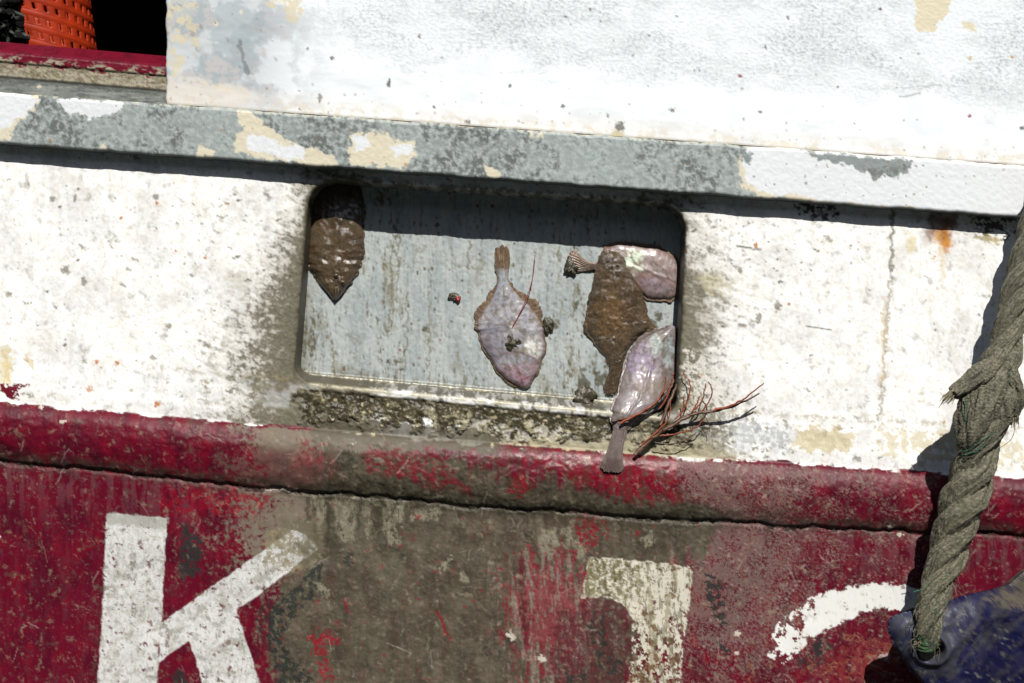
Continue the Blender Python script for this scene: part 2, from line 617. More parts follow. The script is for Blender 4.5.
# ---- the big grime field below the port
G = [(306, 436), (322, 462), (300, 500), (308, 545), (262, 598), (255, 640), (272, 720), (560, 760), (640, 700), (640, 600), (720, 560),
     (735, 510), (690, 470), (640, 452), (520, 440), (430, 432)]
gd = polysdf(U, V, G)
gdens = 1 - ss(gd, -60, 22)
rmid = np.exp(-((U - 552) / 46.) ** 2 - ((V - 612) / 70.) ** 2) * .92          # red and pale streaks re-appearing
rtl = np.exp(-((U - 368) / 16.) ** 2 - ((V - 648) / 26.) ** 2)
rr = np.exp(-((U - 590) / 30.) ** 2 - ((V - 525) / 20.) ** 2)
bulge_red = bul * (ss(t, .05, .2) * (1 - ss(t, .6, .82))) * (np.exp(-((U - 410) / 52.) ** 2) * .42 + np.exp(-((U - 640) / 90.) ** 2) * 1.0 + np.exp(-((U - 510) / 50.) ** 2) * .6)
gden2 = gdens * 1.25 - .33 * rmid - .55 * rtl - .45 * rr - .72 * bulge_red
nG = nV * .45 + nB * .3 + nC * .25
gm = ss(gden2 - (nG * .75 + .1), -.17, .20) * redm
gcol = np.zeros_like(cv.col) + C(90, 86, 71).astype(np.float32)
gcol = mixin(gcol, ss(nW, .45, .9) * .7, C(108, 101, 86))
gcol = mixin(gcol, ss(fbm(U, V, 40, None, 4, 52), .5, .85) * .6, C(70, 66, 53))
gcol = mixin(gcol, ss(nC, .6, .9) * .4, C(116, 110, 96))
nS1 = fbm(U + (nB - .5) * 5, V, 9, 55, 5, 251, .65)
nS2 = fbm(U, V, 30, 60, 5, 252, .6)
gcol = mixin(gcol, ss(nS1 * .6 + nS2 * .4, .55, .95) * .55, C(60, 56, 44))
gcol = mixin(gcol, ss(1 - (nS2 * .55 + nS1 * .45), .58, .98) * .4, C(122, 115, 98))
cv.fill(gm * .95, gcol, rough=.42, bump=.8)
# partial red cast bleeding through
cv.fill(gm * ss(nV * .6 + nC * .4, .56, .85) * .2, C(112, 55, 58))
# red and pale pink streaks in the middle
m = rmid * redm * below
cv.fill(ss(m * .95 - (nV * .6 + nC * .4), -.15, .2) * .6, C(160, 140, 130), rough=.6)
cv.fill(ss(m * .86 - (fbm(U, V, 5, 26, 5, 55, .75) * .8 + .1), -.12, .12) * .75, C(132, 28, 48), rough=.45)
# pale olive drip marks right under the crease
for x0, x1, yb in [(316, 324, 533), (334, 356, 541), (364, 372, 536), (318, 322, 520), (385, 399, 545)]:
    cv.poly([(x0, 494), (x1, 494), (x1, yb - 4), ((x0 + x1) / 2, yb), (x0, yb - 6)], C(150, 143, 124), 3.0, 7, 1.6, .75, hole=.2, hsc=6, seed=int(x0), stretch=2)
for x0, yb, w in [(309, 520, 3.2), (329, 545, 3.0), (360, 528, 2.6), (378, 530, 4), (404, 505, 3)]:
    cv.line([(x0, 489), (x0 - 1, yb)], w, C(72, 68, 55), .75, 1.5, rough=.3)
for pts in [[(410, 510), (438, 506), (440, 512), (428, 520), (412, 519)], [(538, 530), (556, 528), (558, 545), (548, 558), (541, 545)],
            [(440, 566), (452, 555), (453, 558), (444, 568), (439, 574)], [(460, 572), (469, 573), (468, 583), (461, 580)],
            [(561, 530), (570, 528), (573, 545), (566, 548)], [(575, 540), (586, 545), (584, 560), (578, 556)],
            [(641, 537), (650, 530), (655, 540), (645, 546)], [(398, 505), (404, 502), (402, 525), (398, 520)],
            [(308, 585), (318, 580), (332, 592), (326, 597)], [(310, 560), (316, 560), (316, 570), (311, 570)]]:
    cv.poly(pts, C(148, 142, 122), 2.6, 6, 1.2, .8, hole=.2, hsc=5, seed=int(pts[0][0]), stretch=1.6)
cv.line([(529, 535), (536, 552), (541, 566)], 3, C(78, 70, 58), .8, 1.5)
cv.line([(521, 560), (523, 600), (526, 640)], 4, C(88, 26, 38), .7, 2)
cv.line([(436, 610), (443, 622), (446, 634)], 1.8, C(142, 26, 40), .85, .8)
cv.line([(344, 600), (349, 612)], 2.6, C(130, 28, 42), .8, 1.5)
# red flecks through the grime
cv.specks(17, .5, .5, 3.2, C(145, 26, 48), 57, gm * ss(nA * .5 + nW * .5, .35, .7) * below, .75)
cv.specks(9, .35, .4, 1.6, C(150, 20, 45), 58, gm * ss(nW, .45, .8) * below, .7)
for pts in [[(310, 634), (328, 630), (342, 642), (328, 646), (326, 655), (312, 650)], [(315, 658), (328, 660), (336, 676), (324, 680), (318, 670)],
            [(335, 622), (343, 620), (340, 630)]]:
    cv.poly(pts, C(150, 22, 44), 4, 8, 1.2, .85, hole=.3, hsc=5, seed=int(pts[0][1]))
# vivid red blocks on the bulge
cv.poly([(372, 447), (395, 446), (440, 462), (460, 478), (470, 492), (430, 486), (385, 476), (362, 468)], C(126, 18, 42), 6, 12, 2, .8, hole=.33, hsc=8, seed=61)
cv.poly([(300, 440), (325, 444), (328, 462), (304, 464)], C(125, 28, 42), 6, 8, 1.5, .7, hole=.45, hsc=6, seed=62)
cv.poly([(510, 443), (560, 446), (640, 454), (676, 456), (680, 500), (640, 505), (600, 494), (560, 470), (520, 460)], C(130, 10, 38), 4, 12, 1.6, .75, hole=.3, hsc=8, seed=63, rough=.25)
cv.poly([(640, 456), (674, 458), (676, 470), (640, 468)], C(122, 16, 36), 1.5, 12, 1, .8, seed=66, rough=.3)
cv.poly([(508, 478), (520, 476), (530, 488), (522, 496), (510, 494)], C(150, 15, 40), 4, 8, 1.2, .8, hole=.3, seed=64)
cv.poly([(572, 512), (600, 512), (606, 535), (590, 548), (576, 538)], C(135, 15, 38), 6, 8, 1.5, .75, hole=.4, seed=65)

# saturated red zone at left between the haze and the K
cv.poly([(160, 486), (240, 492), (270, 498), (262, 512), (215, 515), (165, 512)], C(142, 8, 36), 7, 9, 1.2, .7, hole=.40, hsc=6, seed=71, stretch=1.4)
cv.poly([(255, 520), (300, 500), (312, 540), (290, 540), (262, 560), (236, 556)], C(132, 122, 108), 8, 10, 1.5, .75, hole=.38, hsc=7, seed=72)
# crease: dark dirt and crack
wob = (fbm(U, V * 0 + 7, 30, None, 4, 81) - .5) * 7
cm = (1 - ss(np.abs(V - K - wob * .4 + 3), 2, 13)) * ss(nB * .5 + nC * .5, .25, .6)
cv.fill(cm * .75, C(74, 68, 58), rough=.6, bump=.9)
cw_ = (1 - ss(np.abs(V - K + 1 + (nB - .5) * 8), 4, 20)) * ss(U, 285, 330) * (1 - ss(U, 690, 760))
cv.fill(cw_ * .7 * ss(nB * .5 + nV * .5, .2, .6), C(60, 56, 43), rough=.4, bump=.8)
for i in range(34):
    x = 306 + 380 * ((i * .6180339) % 1)
    y0 = float(wr(x)) - 6
    cv.line([(x, y0), (x - 2, y0 + 26 + 60 * ((i * .37) % 1)), (x - 2, y0 + 40 + 90 * ((i * .37) % 1))], 1.5 + 3.2 * ((i * .73) % 1), C(68, 62, 48), .42, 2.5, rough=.25)
ck = 1 - ss(np.abs(V - K - wob - (nC - .5) * 3), .3, 1.5)
cv.fill(ck * ss(fbm(U, V * 0, 24, None, 3, 82), .3, .6) * .85, C(22, 20, 18), rough=.8)
cv.line([(281, 490), (289, 493), (299, 490)], 1.2, C(20, 16, 14), .9)
# thin pale lip along a few lifted paint edges
cv.line([(265, 489), (282, 489), (298, 488)], 1.1, C(205, 195, 185), .6, .8)

# ---- lettering: K, 1 and the arc of the next figure
lw = C(232, 232, 230)
def letter(pts, seed, amp=1.4, hole=.075):
    cv.poly(pts, lw, amp * .6, 13, .8, 1, hole=hole, hsc=9, seed=seed, rough=.5, bump=.6)
letter([(107, 513), (168, 518), (163, 600), (159, 660), (154, 800), (92, 800), (99, 683), (104, 600)], 91)
letter([(161, 623), (210, 588), (293, 530), (306, 533), (318, 548), (262, 592), (236, 609), (190, 640), (160, 661)], 91)
letter([(190, 638), (236, 606), (260, 683), (300, 800), (240, 800), (204, 683)], 91)
letter([(-60, 530), (-2, 532), (2, 536), (-6, 545), (-60, 545)], 92)
at = cv.sl(90, 505, 320, 690, 5)
inl = np.zeros_like(U)
for pts in ([(107, 513), (168, 518), (154, 800), (92, 800)], [(161, 623), (293, 530), (318, 548), (160, 661)], [(190, 638), (236, 606), (300, 800), (204, 683)]):
    inl[at] = np.maximum(inl[at], 1 - ss(polysdf(U[at], V[at], pts), -1, 0))
cv.fill(inl * ss(nW * .6 + nC * .4, .42, .85) * .45, C(186, 184, 174))
cv.fill(inl * ss(fbm(U, V, 3, 5, 3, 94, .8), .5, .95) * .35, C(150, 145, 134))
cv.fill(inl * ss(fbm(U, V, 16, None, 5, 95, .7), .66, .9) * .5, C(140, 136, 122))
cv.specks(8, .4, .3, 1.2, C(110, 60, 60), 96, inl, .6)
cv.specks(12, .35, .5, 2.2, C(120, 116, 104), 97, inl, .6, 1.8, .9)
cv.poly([(107, 513), (168, 518), (167, 528), (106, 523)], C(178, 176, 170), 2, 8, 1.5, .8, seed=98)
cv.poly([(272, 530), (306, 533), (318, 548), (290, 572), (262, 560)], C(150, 140, 108), 6, 9, 4, .75, hole=.3, seed=99)
at = cv.sl(270, 520, 330, 580, 5)
cv.fill(ss(U[at] - .5 * (V[at] - 540) - 283 + (nB[at] - .5) * 34, -6, 30) * (1 - ss(U[at], 318, 326)) * ss(V[at], 516, 524) * (.55 + .35 * nC[at]), C(104, 98, 78), at=at)
one = [(588, 557), (640, 560), (692, 566.7), (688, 610), (683, 640), (678, 700), (676, 800), (626, 800), (627, 683), (632, 650), (632, 618), (622, 602), (604, 596), (581, 597), (586, 575)]
cv.poly([(560, 612), (585, 600), (606, 598), (626, 606), (633, 622), (630, 660), (626, 720), (560, 720), (550, 660)], C(84, 34, 42), 4, 12, 2, .65, hole=.2, seed=103)
cv.poly(one, C(224, 219, 202), 1.0, 8, .8, 1, hole=lambda u, v: .12 + .42 * ss(v, 600, 665), hsc=9, seed=101, rough=.5, bump=.6)
at = cv.sl(575, 550, 700, 690, 5)
inl = np.zeros_like(U)
inl[at] = 1 - ss(polysdf(U[at], V[at], one), -1, 0)
cv.fill(inl * ss(nV * .6 + nC * .4, .50, .72) * .6, C(140, 130, 92))
cv.fill(inl * ss(1 - (U - 585) / 70 + (nC - .5) * 1.2, .3, .9) * ss(600 - V, -8, 10) * .8, C(122, 112, 72))
cv.fill(inl * ss(fbm(U, V, 5, 22, 4, 105, .7), .7, .82) * .6, C(96, 88, 62))
arc = [(770, 634), (790, 612), (808, 600), (830, 591), (860, 585), (895, 583), (930, 590), (932, 612), (905, 609), (880, 608), (860, 612), (845, 620), (830, 626), (815, 638), (806, 640), (796, 652), (784, 662), (768, 655), (776, 645)]
cv.poly(arc, C(244, 244, 240), 2.6, 10, .8, 1, hole=lambda u, v: .04 + .36 * (1 - ss(u, 785, 825)), hsc=12, seed=111, rough=.5)
cv.poly([(876, 655), (888, 653), (889, 657), (880, 660)], C(235, 225, 222), 1.5, 5, .8, .9, hole=.3, hsc=4, seed=112)
# black remains of an older mark
blk = C(40, 47, 46)
def black(pts, seed, hole=.40, op=.9):
    cv.poly(pts, blk, 3, 7, 1.1, op, hole=hole, hsc=7, seed=seed, rough=.6, bump=.8)
black([(181, 524), (190, 523), (200, 535), (204, 553), (198, 572), (184, 582), (179, 565), (183, 545)], 121, .2)
black([(172, 672), (180, 667), (188, 674), (188, 700), (172, 700)], 122, .3)
black([(256, 612), (275, 598), (299, 584), (316, 560), (326, 565), (314, 593), (299, 614), (282, 632), (282, 645), (296, 658), (322, 690), (280, 720), (276, 660), (264, 640)], 123, .42, .85)
black([(345, 554), (353, 552), (354, 570), (346, 568)], 124, .4, .7)
black([(704, 574), (714, 572), (722, 586), (724, 602), (714, 612), (706, 600)], 125, .35)
black([(712, 612), (724, 612), (728, 624), (720, 626)], 126, .45)
black([(718, 642), (728, 646), (730, 655), (720, 652)], 127, .35)
black([(586, 612), (602, 615), (608, 630), (604, 650), (620, 662), (618, 676), (600, 665), (592, 640)], 128, .48, .8)
black([(480, 645), (498, 640), (500, 655), (486, 662)], 129, .45, .6)
black([(508, 636), (520, 636), (522, 648), (510, 650)], 129, .45, .5)
black([(812, 640), (826, 636), (832, 645), (822, 660), (814, 668)], 130, .35)
black([(563, 670), (586, 672), (590, 690), (565, 690)], 131, .45, .7)
black([(796, 656), (806, 655), (810, 668), (800, 668)], 132, .45, .7)
# ochre scraping low on the right and pale chips
for p in [[(820, 672), (846, 660), (890, 648), (906, 640)], [(856, 662), (880, 650), (905, 654)], [(840, 680), (870, 664), (900, 660)], [(795, 600), (800, 640), (812, 672)], [(745, 655), (752, 672), (748, 684)], [(840, 636), (880, 640), (902, 646)]]:
    cv.line(p, 1.4, C(170, 120, 85), .4, 3)
cv.poly([(850, 640), (900, 630), (905, 665), (860, 680), (800, 676), (830, 655)], C(140, 60, 55), 7, 9, 3, .5, hole=.4, seed=141)
for x, y, rx, ry in [(737, 633, 3, 2.5), (736, 652, 2, 2), (512, 635, 3, 5), (541, 658, 5, 3), (888, 526, 2, 2), (899, 534, 3, 2), (43, 407, 2, 2), (67, 421, 3, 1.6), (355, 442, 2, 1.5), (508, 634, 2, 2)]:
    cv.spot(x, y, rx, ry, C(225, 215, 200), .85, .5)
# red chip showing in the white at far left
cv.poly([(1, 384), (30, 385), (20, 390), (20, 399), (10, 397), (2, 391)], C(112, 18, 38), 2.0, 6, .7, 1, hole=.12, seed=151)
# hair scratches over the dark red
rnd = random.Random(5)
for i in range(240):
    x = rnd.uniform(-5, 1030)
    y0 = float(wr(x))
    y = rnd.uniform(y0 + 6, 690)
    a = rnd.choice([rnd.gauss(-.9, .3), rnd.gauss(1.3, .3), rnd.gauss(.1, .3)])
    l = 2 + 24 * rnd.random() ** 2.5
    cv.line([(x, y), (x + math.cos(a) * l, y + math.sin(a) * l)], rnd.uniform(.6, 1.0), C(190, 170, 160) if rnd.random() < .75 else C(50, 20, 22), rnd.uniform(.10, .40), .8)

# ---- thick wet dirt right below the port's sill
sill = 381 + 0.094 * (U - 303)
below_sill = ss(V - sill, 5, 9) * (1 - ss(V - (B - 12 + (nB - .5) * 22), -3, 3)) * ss(U + (nB - .5) * 22, 298, 306) * (1 - ss(U + (nB - .5) * 40 + (V - sill) * .6, 690, 730))
nD = fbm(U, V, 9, None, 5, 161, .7)
DD = np.zeros_like(cv.col) + C(70, 65, 49).astype(np.float32)
DD = mixin(DD, ss(nW, .3, .9) * .7, C(100, 93, 72))
DD = mixin(DD, ss(nC, .55, .85) * .5, C(52, 47, 34))
DD = mixin(DD, ss(fbm(U, V, 16, 9, 5, 163, .75) + .30 * ss(V - sill, 10, 28) * ss(U, 400, 470) - .1 - .12 * (1 - ss(U, 330, 420)), .62, .82) * .75, C(176, 168, 138))
cv.fill(below_sill, DD, rough=.26, bump=.6)
pz = ss(V - sill, 10, 22) * (1 - ss(V - B, -1, 1.5)) * ss(U, 420, 470) * (1 - ss(U, 680, 740))
cv.fill(pz * (1 - below_sill) * .75, mixin(np.zeros_like(cv.col) + C(186, 178, 150).astype(np.float32), ss(nD, .45, .75), C(112, 104, 82)), rough=.4, bump=.9)
# transition zone on the red edge
tz = ss(V - B, -16, -6) * (1 - ss(V - B, 2, 16)) * ss(U, 300, 330) * (1 - ss(U, 470, 520))
cv.fill(ss(tz - nB * .8, -.1, .1) * .85, C(96, 90, 74), rough=.4, bump=.9)
tz = ss(V - B, -14, -5) * (1 - ss(V - B, -2, 2)) * ss(U, 500, 560) * (1 - ss(U, 700, 760))
cv.fill(ss(tz - nD * .7, -.1, .1) * .6, C(190, 182, 152), rough=.4, bump=.9)
for x, w, y1 in [(585, 4, 440), (592, 3, 428), (572, 3, 432), (548, 3, 436), (520, 4, 432), (498, 3, 436), (440, 4, 432), (420, 3, 425), (600, 3, 435), (535, 3, 425)]:
    cv.line([(x, float(381 + .094 * (x - 303)) - 4), (x + 1, y1)], w, C(70, 64, 46), .8, 2.5, rough=.25)
for i in range(46):
    x = rnd.uniform(310, 600)
    y = 381 + .094 * (x - 303) + rnd.uniform(4, 50)
    cv.spot(x, y, rnd.uniform(.8, 2.2), rnd.uniform(.8, 2), C(215, 200, 160) if rnd.random() < .6 else C(40, 36, 28), .7, .4)

# rim of the opening itself: dirty rounded lip, with occlusion shade painted in
nD0 = ss(fbm(U, V, 8, 12, 4, 175, .7), .25, .7)
rim = (1 - ss(sd, 0, 2 + nC * 5)) * (V < B - 15)
cv.fill(rim * (.3 + .6 * nD0), C(90, 84, 66), rough=.35, bump=.9)
inner = 1 - ss(sd, -2, 1)
cv.fill(inner * .5, C(70, 66, 54), rough=.4)
lip = (1 - ss(np.abs(V - sill - 3.2), .8, 3.2)) * ss(U, 304, 316) * (1 - ss(U, 655, 670))
cv.fill(lip * .85 * ss(nC * .5 + fbm(U, V * 0, 30, None, 3, 171) * .5, .25, .55), C(196, 190, 164), rough=.22, bump=.4)  # wet highlight along the sill lip, painted as a pale line

# ---- hull relief
cv.h *= 0.8
H = np.zeros_like(U) + cv.h
H += 0.0022 * np.sin(U * .011 + 1) * ss(V, 200, 330) * (1 - ss(V, 360, 420)) * .6
b = V - B
H += ss(b, -47, -19) * .0035 + ss(b, -25, -12) * .0022
H += ss(b, -2, 0) * .001
arcp = np.clip(1 - (2 * t ** .85 - 1) ** 2, 0, 1) ** .95 * ((V > B) & (V < K))
H += .0155 * arcp
H += (.0016 * (fbm(U, V, 34, 22, 3, 201) - .5) + .0008 * (nB - .5)) * ss(b, 2, 12) * (1 - below)
H -= .0022 * (1 - ss(np.abs(V - K - wob * .5), 0, 4))
H -= .0014 * ck
H -= .001 * below
H += below * (.0030 * (fbm(U, V, 150, 110, 3, 203) - .5) + .0006 * (nV - .5))
H += .0010 * gm * (nB - .5) + .0005 * gm * (nC - .5)
H += .0048 * np.clip(1 - ((V - sill - 4) / 5) ** 2, 0, 1) * ss(U, 300, 310) * (1 - ss(U, 660, 680))
H += below_sill * (.0036 * (nW - .35) + .0022 * (nD - .5) + .0008 * (nC - .5) + .0015)
H += (m1 * .0009 * (nC - .5) + .0004 * (nB - .5)) * (V < B)
# paint film edges: letters stand a little proud, chips a little low
# lip and wall of the port
g = 1.0
gx = (opening_sdf(U + g, V) - opening_sdf(U - g, V)) / (2 * g)
gy = (opening_sdf(U, V + g) - opening_sdf(U, V - g)) / (2 * g)
q = np.clip((2 - sd) / 12, 0, 1)
th = np.clip(q / .42, 0, 1) * math.pi / 2
bottomness = ss(gy, .3, .9) * (V > 330)
s_new = np.where(q < .42, 2 - 3 * np.sin(th), -1 - (q - .42) / .58 * (0.5 + 4 * bottomness))
h_add = -.0045 * (1 - np.cos(th)) - np.clip((q - .42) / .58, 0, 1) * (DEEP - .0025)
act = sd < 2
UU = np.where(act, U + gx * (s_new - sd), U)
VV = np.where(act, V + gy * (s_new - sd), V)
H = np.where(act, H * (1 - q) + h_add, H)
H += -.0015 * (1 - ss(np.abs(sd - 6), 0, 6)) * 0
inside = sd < -10.5
kp = ~(inside[:-1, :-1] | inside[1:, :-1] | inside[1:, 1:] | inside[:-1, 1:])
hull = sheet('hull', cv, UU, VV, H, M_paint, boat, kp)

# ---- back panel of the freeing port
pu = np.arange(270, 715, 1.0)
pv = np.arange(150, 440, 1.0)
cp = Canvas(pu, pv)
U, V = cp.U, cp.V
n1 = fbm(U, V, 6, 34, 5, 301, .7)
n2 = fbm(U, V, 20, 60, 4, 302)
n3 = fbm(U, V, 4, 6, 3, 303, .7)
cp.col[:] = C(188, 195, 194)
cp.rough[:] = .42
cp.bump[:] = .3
cp.fill(ss(n2, .4, .85) * .6, C(160, 172, 176))
cp.fill(ss(fbm(U, V, 3.2, 40, 4, 307, .7), .55, .9) * .35, C(146, 146, 134))
cp.fill(ss(n3, .5, .9) * .3, C(196, 206, 206))
dl = 1 - ss(U - (300 - .068 * (V - 180)), 10, 60)
den = .13 + .42 * dl * ss(V, 280, 340) + .16 * np.exp(-((U - 388) / 22.) ** 2) * (1 - ss(V, 350, 400)) + .14 * np.exp(-((U - 582) / 30.) ** 2) + .12 * ss(V, 355, 390)
cp.fill(ss(den - (n1 * .7 + n3 * .3), -.16, .16) * .7, C(134, 130, 110), rough=.5, bump=.8)
cp.fill(ss(den - .10 - (n1 * .6 + n3 * .4), -.08, .10) * .75, C(92, 86, 62), rough=.5, bump=.8)
cp.specks(8, .16, .3, 1.5, C(96, 90, 66), 304, np.ones_like(U), .85, 1.6, 1.5)
cp.specks(18, .3, .4, 2.2, C(84, 78, 58), 305, np.ones_like(U), .85)
for x, y in [(468, 292), (419, 358), (400, 350), (344, 370), (440, 340)]:
    cp.spot(x, y, 1.2, 1.2, C(150, 60, 50), .8)
for x, y, rx, ry in [(425, 329, 3, 3), (408, 306, 2, 2), (388, 361, 2, 2), (576, 305, 2.6, 5), (553, 324, 6, 4), (600, 379, 6, 7), (584, 384, 5, 12), (640, 375, 7, 5), (648, 330, 8, 12), (659, 316, 4, 4), (655, 345, 10, 10)]:
    cp.spot(x, y, rx, ry, C(88, 82, 62), .85, .5, rough=.35)
for x, y0, y1, w in [(399, 232, 300, 1.5), (392, 240, 322, 2), (407, 300, 370, 1.2), (430, 270, 380, 1), (470, 240, 268, 1.5), (560, 240, 262, 2), (576, 285, 315, 2), (500, 250, 262, 2), (364, 250, 275, 1.5), (335, 350, 372, 1.5)]:
    cp.line([(x, y0), (x - 2, y1)], w, C(120, 112, 84), .65, 2)
for i, (x, y, a_, l_) in enumerate([(352, 330, 1.2, 26), (330, 352, 1.0, 30), (388, 268, 1.4, 30), (398, 300, 1.6, 34), (432, 320, 1.5, 24), (455, 352, 1.3, 20), (560, 300, 1.5, 26), (570, 350, 1.2, 24), (478, 262, 1.5, 18), (318, 310, 1.3, 26), (540, 380, .6, 20), (420, 244, 1.5, 16)]):
    cp.line([(x, y), (x + math.cos(a_) * l_ * .5, y + math.sin(a_) * l_ * .5), (x + math.cos(a_ + .2) * l_, y + math.sin(a_ + .2) * l_)], 3 + 3 * ((i * .37) % 1), C(136, 128, 102), .42, 5)
bead_v = 376 + .091 * (U - 310)
mb = 1 - ss(np.abs(V - bead_v), 2.5, 5)
cp.fill(mb * .8, C(112, 108, 90), rough=.28)
cp.fill((1 - ss(np.abs(V - bead_v + 1), .4, 1.8)) * ss(fbm(U, V * 0, 18, None, 3, 309), .2, .5) * .8, C(222, 214, 182), rough=.2)  # bright thread on the bead, its highlight put into the colour
cp.fill(ss(V - bead_v, 3, 6), C(120, 118, 100), rough=.3)
cp.fill((ss(V - bead_v, -14, -2) * ss(.62 - n1, -.1, .15)) * .6 * (V < bead_v), C(110, 104, 82))
mr_ = 1 - ss(U, 302, 316)
cp.fill(mr_ * .6, C(110, 104, 84))
Hp = -DEEP + .0045 * np.sqrt(np.clip(1 - ((V - bead_v) / 4.) ** 2, 0, 1)) + ss(V - bead_v, 3, 12) * .016
Hp = Hp + .0006 * (n3 - .5) + .0010 * (n2 - .5)
sheet('port_panel', cp, U, V, Hp, M_steel, boat, ref=-DEEP)

# ---- rail strip
ru = axis(-1000, 2000, -10, 1034, 1.0)
ts = np.concatenate([np.linspace(-9, -1, 6), np.linspace(0, 51, 52), np.linspace(52, 66, 6)])
cr = Canvas(ru, ts + 92, .0719)
U = cr.U
T = np.repeat(ts[:, None], len(ru), 1).astype(np.float32)
top, bot = rail_top(U), rail_bot(U)
Vr = top + np.clip(T, 0, 51) / 51 * (bot - top)
cr.V = Vr
V = Vr
n1 = fbm(U, V, 22, None, 5, 401, .65)
n2 = fbm(U, V, 6, None, 4, 402, .7)
n3 = fbm(U, V, 60, None, 3, 403)
cr.col[:] = C(174, 184, 182)
cr.rough[:] = .5
cr.bump[:] = .35
cr.fill(ss(n1, .35, .85) * .6, C(154, 162, 160))
dk = np.exp(-((U - 60) / 50.) ** 2) + np.exp(-((U - 165) / 30.) ** 2) * .8 + np.exp(-((U - 320) / 60.) ** 2) + np.exp(-((U - 480) / 70.) ** 2) * 1.1 + np.exp(-((U - 690) / 60.) ** 2) * .75
cr.fill(ss(.46 * dk + .14 - (n1 * .5 + n2 * .5), -.32, .34) * .7, C(112, 120, 119), rough=.6, bump=.7)
cr.fill(ss(.38 * dk + .06 - (n2 * .5 + n1 * .5), -.14, .26) * .62, C(82, 85, 82), rough=.6, bump=.8)
cr.fill(ss(n2, .7, .9) * .45, C(196, 204, 202))
wh, cream = C(240, 244, 247), C(230, 222, 198)
cr.poly([(-300, 80), (30, 92), (38, 100), (32, 110), (22, 122), (6, 140), (-300, 150)], cream, 4, 12, .8, seed=411)
cr.poly([(-300, 80), (28, 90), (38, 100), (30, 110), (18, 118), (8, 126), (0, 130), (-300, 120)], wh, 3, 12, .8, seed=412)
cr.poly([(56, 97), (80, 99), (104, 101), (122, 103), (120, 110), (104, 117), (92, 116), (90, 120), (84, 114), (70, 114), (62, 108)], wh, 2.0, 9, .8, seed=413)
cr.poly([(238, 112), (254, 112), (262, 122), (272, 130), (284, 140), (306, 148), (318, 148), (334, 156), (336, 164), (316, 166), (280, 160), (256, 158), (236, 153), (234, 140), (242, 128)], cream, 2.5, 10, .8, seed=414)
cr.poly([(246, 134), (262, 135), (280, 144), (302, 146), (306, 158), (290, 160), (264, 152), (248, 150)], wh, 2, 8, .7, seed=415)
cr.poly([(350, 138), (362, 134), (372, 132), (390, 134), (396, 140), (414, 142), (415, 158), (402, 170), (372, 166), (348, 165), (350, 150)], cream, 3, 9, .8, seed=416)
cr.poly([(352, 136), (366, 135), (370, 146), (356, 152)], wh, 1.5, 6, .8, seed=417)
cr.poly([(390, 147), (412, 143), (414, 152), (396, 156)], wh, 1.5, 6, .8, seed=418)
cr.poly([(198, 144), (205, 148), (215, 152), (214, 158), (197, 156)], cream, 1.5, 6, .8, seed=419)
cr.poly([(484, 164), (494, 167), (502, 176), (494, 179), (486, 172)], cream, 1.5, 6, .8, seed=420)
cr.poly([(528, 130), (545, 133), (543, 138), (530, 137)], cream, 1.5, 6, .8, seed=421, hole=.3)
cr.poly([(100, 146), (105, 143), (106, 149), (100, 150)], cream, 1, 6, .8, seed=422)
cr.poly([(738, 162), (748, 148), (760, 140), (2600, 260), (2600, 380), (822, 204), (790, 200), (756, 194), (742, 186)], cream, 2.5, 10, .8, seed=423)
cr.poly([(740, 160), (750, 148), (764, 138), (2600, 240), (2600, 370), (860, 204), (830, 203), (800, 194), (775, 196), (748, 184)], wh, 2.5, 10, .8, seed=424)
cr.poly([(744, 151), (752, 153), (750, 163), (742, 160)], C(140, 150, 150), 2, 6, .8, seed=425)
cr.poly([(802, 151), (912, 160), (908, 172), (896, 178), (886, 174), (874, 179), (866, 172), (850, 166), (826, 160), (810, 158)], C(150, 158, 158), 2.5, 8, .8, seed=426)
cr.poly([(862, 166), (908, 168), (898, 178), (886, 174), (874, 180)], C(112, 114, 110), 3, 6, 1.5, .7, hole=.4, seed=427)
cr.specks(10, .2, .4, 1.3, C(90, 88, 80), 431, np.ones_like(U), .7)
cr.specks(30, .25, .6, 2.0, C(170, 130, 90), 432, np.ones_like(U), .7)
cr.fill((T < 1.5) * .55 * ss(n2, .25, .6), C(205, 195, 165))
cr.fill((T > 50.5) * .55, C(92, 92, 84))
cr.fill((T > 51.5).astype(np.float32), C(105, 110, 108))
dent = .0012 * (fbm(U, V, 120, None, 2, 440) - .5)
Hr = np.where(T < 0, RAIL_H - .003 - (-T) / 9 * .014, np.where(T > 51, RAIL_H - .003 - (T - 51) / 15 * (RAIL_H + .004), RAIL_H))
Hr = Hr - .003 * (1 - ss(T, 0, 3)) * (T >= 0) - .002 * ss(T, 49, 51) * (T <= 51) + dent + .0004 * (n2 - .5)
Vr = Vr + np.where(T > 51, (T - 51) * .03, 0) + np.where(T < 0, T * .04, 0) + (fbm(U, U * 0, 40, None, 4, 441) - .5) * 1.4
sheet('rail', cr, U, Vr, Hr, M_steel, boat, ref=RAIL_H)

